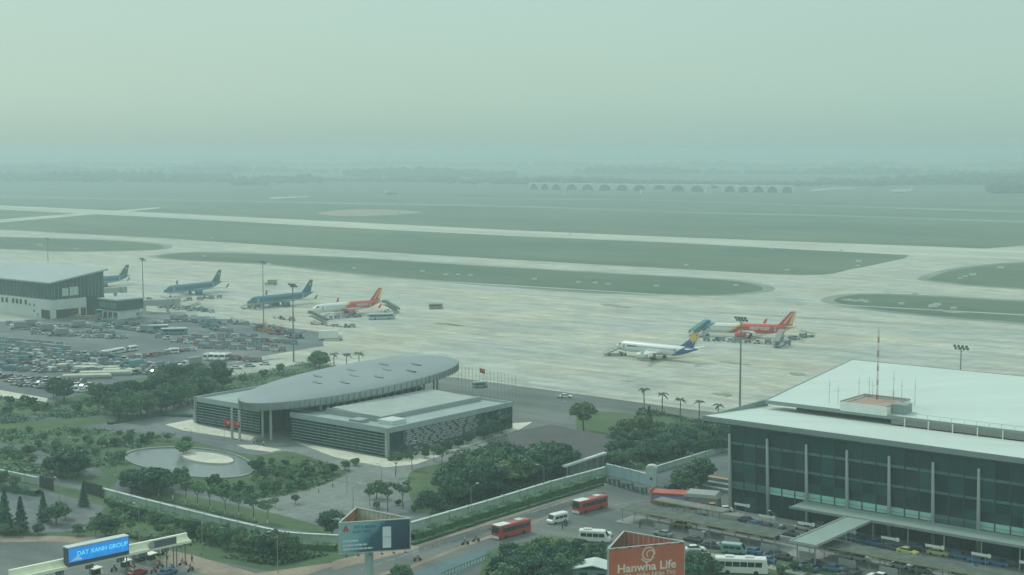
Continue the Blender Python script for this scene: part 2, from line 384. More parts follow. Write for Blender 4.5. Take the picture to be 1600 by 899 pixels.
WORN = two('worn concrete strip', (.27, .30, .26), (.50, .53, .45), [(.03, (.2, 1), 37, 1), (.3, (.4, 1), 37, .8)])
for a, b_, wd in (((1010, 482), (1700, 523), 4), ((560, 432), (1250, 474), 3), ((1190, 470), (1700, 498), 2.5), ((700, 585), (1140, 640), 2)):
    band('worn_strip', [a, ((a[0]+b_[0])/2, (a[1]+b_[1])/2), b_], wd*1.8, WORN)
# painted lines
YL = mat('faded yellow line', (.50, .46, .25), .8, 0, .3, .6)
for P in ([(0, 394), (260, 409), (700, 446), (1100, 466), (1300, 455), (1480, 410)], [(-100, 366), (300, 382), (700, 404), (1200, 430), (1330, 430), (1500, 400)],
          [(1190, 470), (1330, 488), (1700, 515)], [(640, 505), (900, 520), (940, 560)], [(760, 560), (1000, 590), (1250, 585)]):
    band('taxi_line', P, .35, YL)
OILS = two('oil stained concrete', (.20, .22, .17), (.33, .35, .27), [(.2, (1, 1), 0, 1), (1, (1, 1), 0, 1)])
random.seed(3)
for x, y, a, b_ in ((1130, 617, 20, 2.5), (1248, 585, 15, 3), (980, 596, 12, 1.2), (700, 507, 26, 1.5), (1150, 568, 30, 1.2), (960, 478, 30, 1.6), (1340, 470, 28, 2), (620, 560, 14, 1), (1480, 487, 30, 1.5)):
    sheet('oil_stain', [(x+a*math.cos(t)*random.uniform(.45, 1.15), y+b_*math.sin(t)*random.uniform(.4, 1.4)+a*.09*math.cos(t)) for t in [i*math.pi/9 for i in range(18)]], OILS, False, lift=.002)
# near ground: roads and park
MARK = mat('worn white road paint', (.42, .44, .40), .9, 0, .3, 1.5)
sheet('road', [(-300, 655), (0, 630), (60, 612), (230, 640), (330, 600), (520, 580), (560, 590), (710, 590), (880, 613), (1030, 634), (1140, 648), (1240, 660), (2300, 700),
               (2300, 1050), (-300, 1050)], ASPH, lift=.012)
sheet('equipment_yard', [(-400, 486), (0, 503), (60, 500), (160, 493), (215, 485), (300, 493), (420, 508), (500, 519), (506, 541), (430, 553), (340, 570), (480, 556),
                         (492, 572), (380, 590), (300, 640), (-400, 640)], PARK, lift=.006)
sheet('concrete_track', [(330, 578), (490, 553), (498, 560), (490, 566), (345, 592)], CONC)
sheet('service_road', [(-300, 582), (0, 610), (75, 623), (72, 630), (0, 619), (-300, 592)], PALE)
sheet('lawn', [(-300, 600), (0, 620), (80, 630), (220, 590), (330, 596), (400, 583), (510, 570), (560, 578), (560, 595), (300, 628), (150, 648), (100, 652), (0, 660), (-300, 680)], LAWN)
sheet('paved_track', [(-300, 690), (0, 652), (100, 650), (220, 632), (300, 638), (300, 652), (240, 665), (60, 690), (-300, 720)], PARK)
sheet('park_road', [(-300, 680), (60, 648), (230, 648), (300, 660), (700, 720), (760, 700), (880, 665), (940, 690), (940, 728), (790, 770), (640, 812), (530, 838), (440, 828), (160, 765), (-300, 690)], PARK)
sheet('plaza', [(380, 668), (520, 700), (700, 705), (790, 680), (700, 760), (560, 810), (470, 815), (380, 790), (520, 745), (470, 712), (390, 700)], PAVE)
sheet('lawn', [(-200, 690), (-50, 672), (60, 668), (200, 680), (215, 700), (190, 735), (165, 765), (60, 742), (-200, 712)], LAWN, True)
band('footpath', [(-80, 690), (40, 700), (120, 716), (150, 745)], 5, PARK)
band('footpath', [(40, 668), (70, 690), (60, 730)], 4, PARK)
sheet('forecourt', [(258, 664), (300, 656), (310, 664), (398, 683), (392, 689), (330, 680), (285, 673)], PALE)
sheet('forecourt', [(462, 692), (520, 702), (606, 718), (650, 710), (720, 688), (800, 662), (832, 660), (812, 672), (720, 702), (650, 726), (602, 731), (520, 714)], PALE)
sheet('kerb_island', [(370, 696), (400, 696), (440, 703), (425, 707), (385, 702)], PALE)
sheet('lawn', [(-200, 650), (0, 660), (110, 652), (200, 655), (110, 668), (-200, 700)], LAWN, True)
sheet('lawn', [(100, 682), (200, 676), (275, 684), (330, 697), (400, 712), (450, 706), (520, 728), (540, 742), (505, 756), (450, 772), (400, 780), (350, 770), (250, 758), (190, 740), (130, 728), (118, 706)], LAWN, True)
sheet('lawn', [(640, 740), (700, 722), (790, 690), (880, 720), (880, 745), (800, 775), (700, 800), (650, 795)], LAWN, True)
sheet('lawn', [(900, 640), (1140, 660), (1145, 705), (1020, 735), (960, 730), (900, 690)], LAWN)
sheet('verge', [(230, 762), (330, 782), (440, 806), (520, 828), (520, 838), (440, 826), (235, 780)], LAWN)
sheet('lawn', [(-200, 720), (0, 742), (140, 770), (170, 778), (520, 850), (640, 838), (946, 748), (944, 757), (800, 798), (640, 850), (520, 880), (430, 895), (300, 870), (170, 838), (-200, 845)], LAWN)
sheet('car_park', [(-100, 768), (40, 760), (165, 792), (130, 832), (-100, 835)], PARK)
sheet('footpath', [(-200, 842), (80, 838), (170, 842), (300, 868), (400, 897), (520, 880), (520, 886), (400, 925), (280, 885), (160, 852), (80, 847), (-200, 852)], BRICKP)
sheet('footpath', [(520, 878), (640, 848), (800, 798), (948, 755), (948, 759), (800, 808), (640, 862), (520, 892)], BRICKP)
sheet('median', [(520, 918), (640, 884), (740, 846), (860, 806), (862, 808), (742, 850), (642, 889), (520, 926)], BRICKP)
BLU = two('blue bus lane paint', (.10, .165, .19), (.15, .21, .225), [(.1, (1, 1), 0, 1), (1, (1, 1), 0, 1)])
sheet('bus_lane', [(620, 908), (700, 876), (765, 858), (790, 862), (700, 905), (640, 930)], BLU)
sheet('lawn', [(760, 862), (860, 838), (940, 846), (960, 870), (900, 930), (740, 930)], LAWN)
sheet('lawn', [(1060, 868), (1125, 862), (1200, 872), (1360, 888), (1300, 930), (1050, 930)], LAWN)
sheet('gate_road', [(1012, 742), (1150, 700), (1160, 720), (1040, 765)], PARK)
for nm_, P_, n_ in (('a', [(560, 893), (700, 846), (860, 792), (930, 768)], 22), ('b', [(760, 842), (860, 812), (960, 790), (1010, 782)], 14), ('c', [(1010, 830), (1180, 872), (1330, 912)], 12)):
    W_ = [at(*p) for p in P_]; tot = sum((b2_-a2_).length for a2_, b2_ in zip(W_, W_[1:]))
    ZL[0] += .002
    for k in range(n_):
        s_ = tot*(k+.5)/n_; i = 0
        while s_ > (W_[i+1]-W_[i]).length and i < len(W_)-2: s_ -= (W_[i+1]-W_[i]).length; i += 1
        d_ = (W_[i+1]-W_[i]).normalized(); c_ = W_[i]+d_*s_; m = MB(); m.add([(-1.3, -.09, 0), (1.3, -.09, 0), (1.3, .09, 0), (-1.3, .09, 0)], [(0, 1, 2, 3)])
        o = m.build('lane_marking', MARK, kind='structure'); o.location = (c_.x, c_.y, ZL[0]); o.rotation_euler = (0, 0, math.atan2(d_.y, d_.x))
# pond with raised kerb and a pale island
WATER, _t, _b = newmat('still grey pond water'); _b.inputs['Base Color'].default_value = (.17, .20, .20, 1); _b.inputs['Roughness'].default_value = .22
MC['water'] = WATER
PX = [(197, 713), (215, 705), (262, 701), (315, 703), (360, 711), (390, 724), (393, 738), (372, 746), (330, 748), (285, 744), (240, 735), (205, 724)]
po = spline([(at(*p).x, at(*p).y) for p in PX]); ZL[0] += .01; zp = ZL[0]
b = MB(); b.add([(p[0], p[1], zp) for p in po], [list(range(len(po)))]); b.build('water', WATER, kind='structure')
cen = sum((Vector((p[0], p[1])) for p in po), Vector((0, 0)))/len(po)
b = MB(); n = len(po); inn = [Vector((p[0], p[1])) for p in po]; ou = [cen+(p-cen)*1.035 for p in inn]
b.add([(p.x, p.y, .45) for p in inn]+[(p.x, p.y, .45) for p in ou]+[(p.x, p.y, .0) for p in inn]+[(p.x, p.y, .0) for p in ou],
      [(i, (i+1) % n, n+(i+1) % n, n+i) for i in range(n)]+[(i, 2*n+i, 2*n+(i+1) % n, (i+1) % n) for i in range(n)]+[(n+i, n+(i+1) % n, 3*n+(i+1) % n, 3*n+i) for i in range(n)])
b.build('pond_kerb', CONCR, kind='structure')
ie = [(284, 713), (300, 709.5), (330, 711), (358, 717), (364, 724), (345, 727), (315, 725), (293, 720)]
ip = spline([(at(*p).x, at(*p).y) for p in ie]); b = MB(); b.prism([(p[0], p[1]) for p in ip], 0.0, .55)
tag(b.build('pond_island', PALE), 'pale paved oval platform set in the grey pond', 'platform')

# ------------------------------------------------------------------ glazed guest terminal with leaf shaped roof
def local(name, label, cat, px, py, rz=UA, z=0):
    p = at(px, py, z); p.z = 0
    return thing(name, label, cat, p, R(rz))
A = at(305, 661); B = at(607, 716)
LV = (B-A).length; DV = 55.0; AV = math.degrees(math.atan2((B-A).y, (B-A).x)); HV = 7.9
vip = thing('guest_terminal', 'low glazed guest terminal under a grey leaf shaped roof', 'terminal building', A, R(AV))
ROOFV = mat('grey roof membrane', (.33, .40, .39), .8, 0, .14, .12)
ROOFL = mat('grey leaf roof sheeting', (.235, .285, .295), .6, 0, .10, .06)
m = MB(); m.b2(.5, 30, .5, DV-.5, 0, HV-1.0); m.b2(44, LV-.5, .5, DV-.5, 0, HV-1.0); m.b2(29.9, 44.1, 9, DV-.5, 0, HV-1.0); m.build('wall', GLASSM, vip)
m = MB(); m.b2(0, LV, 8.6, DV, HV-1, HV-.2); m.b2(0, 30.5, 0, 8.6, HV-1, HV-.2); m.b2(43.5, LV, 0, 8.6, HV-1, HV-.2)
m.b2(0, LV, DV-.5, DV, HV-.2, HV+.5); m.b2(0, .5, 0, DV-.5, HV-.2, HV+.5); m.b2(LV-.5, LV, 0, DV-.5, HV-.2, HV+.5); m.b2(.5, 30.5, 0, .5, HV-.2, HV+.5); m.b2(43.5, LV-.5, 0, .5, HV-.2, HV+.5)
m.build('roof', ROOFV, vip)
m = MB(); m.hexa([(52, 9, HV-.2), (72, 9, HV-.2), (72, 52, HV-.2), (52, 52, HV-.2)], [(52, 9, HV+1.6), (72, 9, HV+.9), (72, 52, HV+.9), (52, 52, HV+1.6)]); m.build('roof_slab', mat('pale roof slab', (.37, .42, .385), .8, 0, .15, .2), vip)
m = MB(); m.b2(71.7, 72.4, 8, 53, HV-.2, HV+1.2); m.b2(51, 72.4, 7.6, 8, HV-.2, HV+1.5); m.build('roof_edge_beam', STEEL, vip)
m = MB(); m.b2(73.5, 79, 6, 12, HV-.2, HV+1.0); m.build('roof_plant', ROOFW, vip); m = MB(); m.b2(66, 70, 2, 6, HV-.2, HV+.8); m.build('roof_plant', STEEL, vip)
# entrance: dark recess, glass doors
m = MB(); m.b2(30.2, 43.8, 8.6, 8.95, .1, HV-1.2); m.build('entrance_glazing', GLASSD, vip)
for k in range(6):
    m = MB(); m.b2(30.2+k*2.65, 30.35+k*2.65, 8.6, 8.8, .0, HV-1.1); m.build('mullion', FRAMED, vip)
# horizontal louvres on front and ends
def louv(parent, x0, x1, y, z, side='x', me={}):
    key = (side, round(x1-x0, 2))
    if key not in me:
        q = MB()
        if side == 'x': q.b2(0, x1-x0, -.4, 0, 0, .15)
        else: q.b2(0, .45, 0, x1-x0, -.06, .26)
        me[key] = q.mesh('louvre', mat('grey green louvre', (.25, .36, .34), .5, .2, .15, .3))
    return obj('louvre', me[key], parent, (x0, y, z) if side == 'x' else (y, x0, z))
for k in range(8):
    z = .75+k*.86
    louv(vip, .3, 30, .5, z); louv(vip, 44, LV-.6, .5, z)
for k in range(8): louv(vip, 1, 14, -.0, 0.75+k*.86, 'y') if 0 else None
fm = MB(); fm.b2(-.11, .11, -.15, .15, 0, HV-1.0); fme = fm.mesh('mullion', FRAMED)
for k in range(30):
    x = .8+k*2.9
    if x < 30 or 44 < x < LV: obj('mullion', fme, vip, (x, .38, 0))
m = MB(); m.b2(LV-.9, LV+.1, -.5, .4, 0, HV+.5); m.build('corner_pier', STEEL, vip)
m = MB(); m.b2(-.1, .6, -.3, .5, 0, HV+.5); m.build('corner_pier', STEEL, vip)
# east side wall: glazing, patterned screen of offset panels, planted glass bay
m = MB(); m.b2(LV-.5, LV-.1, 6, 39, .3, HV-.6); m.build('screen_backing', mat('dark screen backing', (.085, .105, .11), .8), vip)
random.seed(5); pm = {}
for r in range(11):
    y = 6.3+random.random()*1.5
    while y < 38.2:
        L_ = random.choice([1.2, 1.8, 2.4, 3.2]); L_ = min(L_, 38.7-y)
        if L_ > .6:
            kk = (L_ if L_ in (1.2, 1.8, 2.4, 3.2) else 1.2)
            if kk not in pm:
                q = MB(); q.b2(0, .22, 0, kk, 0, .40); pm[kk] = q.mesh('screen_panel', mat('pale screen panel', (.33, .37, .36), .7, 0, .1, .5))
            if not (r < 3 and random.random() < .5): obj('screen_panel', pm[kk], vip, (LV-.1, y, .5+r*.62))
        y += L_+random.choice([.5, .9, 1.4])
m = MB(); m.b2(LV-.5, LV-.05, 39.2, DV-.2, .2, HV-.4); m.build('bay_glazing', GLASSM, vip)
for k in range(6): m = MB(); m.b2(LV-.05, LV+.1, 39.2+k*3.1, 39.35+k*3.1, .1, HV-.2); m.build('mullion', GALV, vip)
m = MB(); m.b2(LV-.5, LV-.05, .6, 5.6, .2, HV-.4); m.build('side_glazing', GLASSM, vip)
# leaf shaped roof: long axis runs back from the entrance, rising to the rear
TH = R(90); LC = Vector((32.4, 37.5)); LA, LB = 47.0, 19.5
def leafring(sc_, zoff, n=72):
    o = []
    for i in range(n):
        t = 2*math.pi*i/n
        a = math.copysign(abs(math.cos(t))**.92, math.cos(t))*LA*sc_; b_ = math.sin(t)*LB*(1-.12*math.cos(t))*(sc_ if sc_ > .9 else sc_)
        x = LC.x+b_+a*.055; y = LC.y-a
        z = 11.6+.028*(LC.y+LA-y if 0 else (y-LC.y+LA))
        o.append((x, y, z+zoff))
    return o
m = MB(); m.loft([leafring(.93, -2.7), leafring(.985, -2.1), leafring(1, 0)], cap=False)
m.f.append(list(range(72))[::-1]); m.mi.append(0)
m.build('roof_fascia', mat('ribbed roof fascia', (.36, .42, .40), .5, .2), vip)
m = MB(); m.loft([leafring(1.0, .012), leafring(.985, .22), leafring(.6, .75), leafring(.2, .95)], cap=False); m.f.append([216+i for i in range(72)]); m.mi.append(0)
m.build('leaf_roof', ROOFL, vip, smooth=True)
rib = MB(); rib.b2(-.09, .09, -.35, .05, -2.3, -.05); rme = rib.mesh('fascia_rib', FASC)
L1 = leafring(.995, 0, 130)
for i in range(130):
    x, y, z = L1[i]
    if x > LC.x-6 or y < 8:
        nrm = Vector((x-LC.x, (y-LC.y)*.17, 0)); o = obj('fascia_rib', rme, vip, (x, y, z), math.atan2(nrm.y, nrm.x)+math.pi/2)
# crescent rooflights
for i, (dx, dy) in enumerate(((2, 22), (9, 27), (-6, 30), (3, 37), (11, 40), (-5, 44), (4, 51), (12, 54), (-4, 58), (5, 64))):
    q = MB(); n = 10; top = []; 
    for s in range(n+1):
        a = math.pi*s/n
        top.append((3.1*math.cos(a), -1.3*math.sin(a)))
    x, y = LC.x+dx-2, dy; z = 11.6+.028*(y-LC.y+LA)+.25
    q.prism(top, z, z+.75); o = q.build('rooflight', mat('rooflight', (.13, .165, .165), .4), vip, loc=(x, y, 0), rz=R(-20))
for (cx, cy) in ((28.5, -9.3), (33.0, -10.2), (34.5, -2.6), (39.0, -3.4)):
    zt = 11.6+.028*(cy-LC.y+LA)-2.4
    m = MB(); m.tube((0, 0, 0), (0, 0, zt), .38, n=12); m.build('column', mat('pale column', (.42, .48, .45), .6), vip, loc=(cx, cy, 0))
for (cx, cy) in ((34, 74), (40, 69), (30, 62), (44, 58)):
    zt = 11.6+.028*(cy-LC.y+LA)-2.2
    m = MB(); m.tube((0, 0, 0), (0, 0, zt), .35, n=10); m.build('column', STEEL, vip, loc=(cx, cy, 0))
m = MB()
for k in range(14): m.b2(46.5+.0*k, 47.2, 9+k*3.2, 9.5+k*3.2, HV-.2, 10.3)
m.build('clerestory_post', STEEL, vip)
m = MB(); m.b2(24, 46, 10, DV, HV-.2, 9.2); m.build('clerestory', GLASSD, vip)

# low dark roofed pavilion behind the big trees
q = thing('pavilion', 'long low pavilion with a dark flat roof behind the big round trees', 'pavilion', (0, 0, 0))
def pz(l, z): return [at(x, y, z) for x, y in l]
RP = [(792, 678), (860, 663), (966, 684), (943, 707), (878, 728), (800, 700)]
m = MB(); pts = [(p.x, p.y) for p in pz(RP, 4.4)]; m.prism(pts, 4.0, 4.4); m.build('roof', mat('dark roof felt', (.085, .088, .085), .95, 0, .25, .1), q)
m = MB(); m.prism([(Vector((p[0], p[1]))-Vector((35, 420))) * .9+Vector((35, 420)) for p in pts], .01, 3.99); m.build('wall', CONCR, q)
a, b_ = at(878, 728, 4.4), at(943, 707, 4.4); d = (b_-a).normalized(); nn = Vector((d.y, -d.x, 0))
m = MB(); m.box((a+b_)/2+nn*.6+Vector((0, 0, -.1)), ((b_-a).length, 1.0, .5), math.atan2(d.y, d.x)); m.build('fascia', ROOFW, q)
for k in range(7):
    p = a+(b_-a)*(k+.5)/7+nn*.7; m = MB(); m.b2(-.15, .15, -.15, .15, 0, 4.0); m.build('pillar', STEEL, q, loc=(p.x, p.y, 0), rz=math.atan2(d.y, d.x))

# ------------------------------------------------------------------ big glazed terminal on the right
P0 = at(1100, 650, 22); P0.z = 0
ter = thing('passenger_terminal', 'large passenger terminal with white double roof and dark glass front', 'terminal building', P0, R(UA))
ML = 108.0
def roofslab(name, x0, x1, y0, y1, z0, z1, th, mt, taper=0):
    m_ = MB(); m_.hexa([(x0+taper, y0, z0-th), (x1, y0, z0-th), (x1, y1, z1-th), (x0+taper, y1, z1-th)], [(x0, y0, z0), (x1, y0, z0), (x1, y1, z1), (x0, y1, z1)])
    return m_.build(name, mt, ter)
roofslab('front_roof', 0, ML, .02, 31, 22, 20.2, .35, ROOFW)
m = MB(); m.b2(-.05, ML, -.28, .0, 20.9, 22.08); m.b2(-.3, -.06, -.28, 31, 20.0, 21.9); m.build('roof_fascia', FASC, ter)
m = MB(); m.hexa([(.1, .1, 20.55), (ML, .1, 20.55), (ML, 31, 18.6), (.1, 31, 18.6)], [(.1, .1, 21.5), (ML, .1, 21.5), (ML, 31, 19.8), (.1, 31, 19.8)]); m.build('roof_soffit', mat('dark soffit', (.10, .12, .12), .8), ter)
roofslab('upper_roof', 3, ML, 24.7, 72.5, 22.7, 27.6, .4, ROOFW)
m = MB(); m.b2(2.9, ML, 24.35, 24.69, 21.9, 22.82); m.hexa([(2.6, 24.5, 21.9), (2.98, 24.5, 21.9), (2.98, 72.6, 26.8), (2.6, 72.6, 26.8)], [(2.6, 24.5, 22.8), (2.98, 24.5, 22.8), (2.98, 72.6, 27.7), (2.6, 72.6, 27.7)])
m.b2(2.6, ML, 72.52, 72.9, 26.7, 27.7); m.build('upper_fascia', FASC, ter)
m = MB(); m.b2(7, ML-2, 5.2, 70, .02, 18.5); m.b2(8, ML-2, 31.1, 70, 18.5, 21.8); m.build('wall', CONCR, ter)
# front facade: leans outward, panes between mullions
YB, YT, ZT = 1.9, .7, 20.4
def fy(z): return YB+(YT-YB)*z/ZT
rows = [(0.1, 3.6, 0), (3.6, 5.25, 0), (5.25, 5.95, 2), (5.95, 7.05, 1), (7.05, 9.3, 0), (9.3, 11.5, 0), (11.5, 12.15, 3), (12.15, 15.9, 0), (15.9, 16.6, 3), (16.6, 20.3, 4)]
X0 = 6.9; PW = 10.0/3
pmats = [GLASSD, SPAN, mat('lower pale spandrel', (.48, .76, .68), .3, 0, .1, .2), SPAN2, GLASSM, GLASSE]
pme = {}
bright = {0: 0, 1: 1, 2: 1, 3: 1, 4: 1, 5: 0, 6: 1, 7: 1, 8: 1, 9: 1}
for k in range(30):
    bay = k//3
    for (z0, z1, mi) in rows:
        if mi in (1, 2) and not bright[bay]: mi = 3
        if mi == 4 and (k*7) % 5 in (1, 3): mi = 0
        if mi == 0 and ((k*13+int(z0*3)*7) % 11 in (2, 5, 9) or (bay == 0 and z0 > 5 and k % 2)): mi = 5
        key = (z0, mi)
        if key not in pme:
            q = MB(); q.hexa([(.1, fy(z0), z0+.05), (PW-.1, fy(z0), z0+.05), (PW-.1, fy(z0)+.08, z0+.05), (.1, fy(z0)+.08, z0+.05)],
                             [(.1, fy(z1), z1-.05), (PW-.1, fy(z1), z1-.05), (PW-.1, fy(z1)+.08, z1-.05), (.1, fy(z1)+.08, z1-.05)])
            pme[key] = q.mesh('pane', pmats[mi])
        obj('pane', pme[key], ter, (X0+k*PW, 0, 0))
q = MB(); q.hexa([(-.12, YB-.12, 0), (.12, YB-.12, 0), (.12, YB+.3, 0), (-.12, YB+.3, 0)], [(-.12, YT-.12, ZT), (.12, YT-.12, ZT), (.12, YT+.3, ZT), (-.12, YT+.3, ZT)]); mul = q.mesh('mullion', FRAMED)
for k in range(31): obj('mullion', mul, ter, (X0+k*PW, 0, 0))
q = MB(); q.hexa([(X0, YB+.1, 0.02), (ML-2, YB+.1, 0.02), (ML-2, 5.3, 0.02), (X0, 5.3, 0.02)], [(X0, YT+.1, ZT), (ML-2, YT+.1, ZT), (ML-2, 5.3, ZT), (X0, 5.3, ZT)]); q.build('facade_frame', FRAMED, ter)
q = MB(); q.loft([[(.42*math.cos(t)*s, YB-1.0-lean+.42*math.sin(t)*s, z) for t in [2*math.pi*i/10 for i in range(10)]] for z, s, lean in ((0, 1, 0), (9, .95, .55), (18.6, .7, 1.1))])
colme = q.mesh('column', mat('pale grey column', (.36, .40, .37), .6), smooth=True)
for k in range(11): obj('column', colme, ter, (X0+.2+k*10, 0, 0))
# left side wall of the terminal, glazed
for k in range(8):
    for r in range(4):
        q = MB(); q.b2(X0-.12, X0+.02, 5.6+k*3.2, 8.6+k*3.2, .5+r*4.7, 4.8+r*4.7)
        if 'sp' not in pme: pme['sp'] = q.mesh('side_pane', GLASSD); base = (0, 5.6, .5)
        obj('side_pane', pme['sp'], ter, (0, k*3.2, r*4.7))
# lower canopy and the covered way that reaches over the lanes
m = MB(); m.b2(26.4, ML, -5.9, .3, 4.9, 5.25); m.build('entrance_canopy', mat('grey green canopy', (.27, .36, .32), .7, 0, .12, .3), ter)
m = MB(); m.b2(26.2, ML, -6.15, -5.92, 4.85, 5.4); m.b2(26.4, ML, .32, 0.5, 4.85, 5.45); m.build('canopy_edge', GALV, ter)
m = MB(); m.b2(40.3, 45.8, -31.5, -6.2, 4.95, 5.2); m.build('covered_way', MC['grey green canopy'], ter)
m = MB(); m.b2(40.0, 40.28, -31.8, -6.2, 4.85, 5.4); m.b2(45.82, 46.1, -31.8, -6.2, 4.85, 5.4); m.b2(40.28, 45.82, -31.8, -31.52, 4.85, 5.4); m.build('canopy_edge', MC['pale grey column'], ter)
cp = MB(); cp.tube((0, 0, 0), (0, 0, 4.9), .16, n=8); cpm = cp.mesh('canopy_post', STEEL)
for x, y in [(41, -30), (45, -30), (41, -16), (45, -16)]+[(30+k*8, -5) for k in range(9)]: obj('canopy_post', cpm, ter, (x, y, 0))
# roof top hut with sunk floor, antennas
m = MB(); m.b2(23.3, 35.3, 24.2, 24.45, 22.55, 24.7); m.b2(23.3, 23.55, 24.45, 37.2, 22.55, 24.7); m.b2(35.05, 35.3, 24.45, 37.2, 22.55, 24.7); m.b2(23.3, 35.3, 37.2, 37.45, 22.9, 24.7)
hut = m.build('roof_hut', mat('white hut wall', (.78, .80, .76), .8, 0, .1, 1), ter)
m = MB(); m.b2(23.55, 35.05, 24.45, 37.2, 22.8, 24.25); m.build('hut_roof', mat('rusty hut roof', (.40, .28, .22), .9, 0, .25, .4), hut)
m = MB(); m.b2(23.55, 35.05, 37.0, 37.5, 24.702, 24.95); m.b2(23.25, 23.54, 24.15, 37.5, 24.702, 24.95); m.b2(35.06, 35.35, 24.15, 37.5, 24.702, 24.95); m.build('hut_coping', CONCR, hut)
m = MB(); m.b2(35.6, 39.0, 26.5, 30, 22.5, 25.2); m.build('plant_box', FASC, ter)
m = MB(); m.b2(36.5, ML, 23.9, 24.3, 20.9, 21.9); m.build('gutter_walkway', mat('brownish walkway', (.24, .23, .20), .9), ter)
q = MB(); q.b2(-.12, .12, 23.6, 23.85, 20.6, 22.6); qm = q.mesh('walkway_post', WHITE)
for k in range(12): obj('walkway_post', qm, ter, (40+k*5.8, 0, 0))
q = MB(); q.b2(0, 5.6, -.03, .03, 1.0, 1.06); q.b2(0, .06, -.03, .03, 0, 1.05); q.b2(2.8, 2.86, -.03, .03, 0, 1.05); qm = q.mesh('handrail', GALV)
for k in range(12): obj('handrail', qm, ter, (36.5+k*5.8, 24.6, 22.75))
def on_ter(x, y, z=0):
    v = Vector((x, y, 0)); v.rotate(Matrix.Rotation(R(UA), 3, 'Z')); v = v+P0; v.z = z; return v
ant = thing('antenna_mast', 'tall red and white antenna mast standing on the terminal roof hut', 'antenna', on_ter(28.0, 34.5, 24.25))
for k in range(10):
    m = MB()
    for j in range(3):
        a = 2*math.pi*j/3; m.tube((.22*math.cos(a), .22*math.sin(a), k*1.75), (.22*math.cos(a), .22*math.sin(a), k*1.75+1.75), .05, n=5)
    for j in range(3):
        a, b2_ = 2*math.pi*j/3, 2*math.pi*(j+1)/3
        m.tube((.22*math.cos(a), .22*math.sin(a), k*1.75), (.22*math.cos(b2_), .22*math.sin(b2_), k*1.75+1.75), .035, n=4)
    m.build('mast_section', mat('faded mast red', (.38, .12, .09), .7) if k % 2 == 0 else mat('faded mast white', (.60, .60, .55), .7), ant)
for i, (x, y, hh) in enumerate(((18.0, 29, 6.4), (20.6, 28.5, 5), (22.5, 36, 5.6), (24.8, 36.9, 5.2), (31.2, 36.8, 7.5), (33.9, 35.5, 5.6), (37.5, 35, 6.8), (34.6, 29, 4.2), (26, 36.3, 4.6))):
    t_ = thing('whip_antenna', 'thin whip antenna beside the roof hut, %s of the nine' % nth(i, 9), 'antenna', on_ter(x, y, 22.6+.1*(y-24.7) if (x < 23.3 or x > 35.3) else 24.2), 0, 'thin antennas round the roof hut')
    m = MB(); m.tube((0, 0, 0), (0, 0, hh), .07, .03, n=5); m.build('rod', STEEL, t_)
    m = MB(); m.tube((-.5, 0, hh*.7), (.5, 0, hh*.7), .04, n=5); m.tube((0, -.4, hh*.8), (0, .4, hh*.8), .04, n=5); m.build('crossbar', STEEL, t_)

# ------------------------------------------------------------------ domestic terminal at the left edge
C0 = at(80, 499); 
dom = thing('domestic_terminal', 'grey roofed terminal wing with white ground floor at the left edge', 'terminal building', C0, R(UA))
GR = mat('flat grey roof', (.34, .41, .40), .7, 0, .08, .05)
def dm(name, mt, *boxes):
    m_ = MB()
    for b__ in boxes: m_.b2(*b__)
    return m_.build(name, mt, dom)
m = MB(); m.hexa([(-90, -1, 17.9), (1, -1, 17.9), (1, 34, 22.8), (-90, 34, 22.8)], [(-90, -1, 18.6), (1, -1, 18.6), (1, 34, 23.6), (-90, 34, 23.6)]); m.build('roof', GR, dom)
m = MB(); m.hexa([(-88, 2, 9.5), (-1, 2, 9.5), (-1, 32.5, 9.5), (-88, 32.5, 9.5)], [(-88, 2, 17.8), (-1, 2, 17.8), (-1, 32.5, 22.3), (-88, 32.5, 22.3)]); m.build('upper_wall', GLASSM, dom); m = MB(); m.b2(-88, -.4, 21.01, 32.4, 0, 9.49); m.build('rear_glazing', GLASSD, dom)
dm('lower_wall', mat('pale grey render', (.62, .67, .63), .8, 0, .12, .2), (-88, 0, .3, 21, 0, 9.49))
q = MB(); q.b2(-.12, .12, -.0, .19, 9.7, 17.7); qm = q.mesh('fin', mat('pale teal fin', (.22, .32, .32), .5))
for k in range(22): obj('fin', qm, dom, (-1.5-k*3.4, 1.8, 0))
for k in range(14):
    q = MB(); y = 3+k*2.2; q.b2(-.99, -.8, y-.12, y+.12, 9.7, 17.7+.13*y); q.build('fin', MC['pale teal fin'], dom)
wn = MB(); wn.b2(-.8, .8, -.06, .1, -1.2, 1.2); wme = wn.mesh('window', GLASSD)
for x in (-34, -30.5, -27, -22.5, -40, -44, -48): obj('window', wme, dom, (x, 0, 7.2))
for x, z in ((-15, 6), (-15, 3.2), (-12, 1.6), (-19, 6.2)): obj('window', wme, dom, (x, 0, z)).scale = (.5, 1, .45)
dm('garage_opening', DARK, (-8.5, -1.2, -.08, .0, .05, 4.4)); 
dm('garage_opening', DARK, (.02, .1, 3.0, 16, .05, 4.4), ) ; dm('garage_opening', DARK, (.02, .1, 17.5, 20.5, .05, 4.4))
dm('pale_panel', mat('pale green panel', (.55, .66, .60), .5), (-.98, -.85, 7.5, 11, 11, 15), (-.98, -.85, 12, 17, 11, 15.4))  # plain pale green panels set on the upper side wall
q = thing('service_building', 'low flat roofed service block joined to the grey terminal wing', 'building', at(160, 497), R(UA))
m = MB(); m.b2(0, 13, 0, 14, 0, 4.6); m.build('lower_wall', MC['pale grey render'], q)
m = MB(); m.b2(-1, 14, -1, 15, 4.6, 9.6); m.build('upper_wall', GLASSM, q)
m = MB(); m.b2(-1.6, 14.6, -1.6, 15.6, 9.6, 10.3); m.build('roof', GR, q)
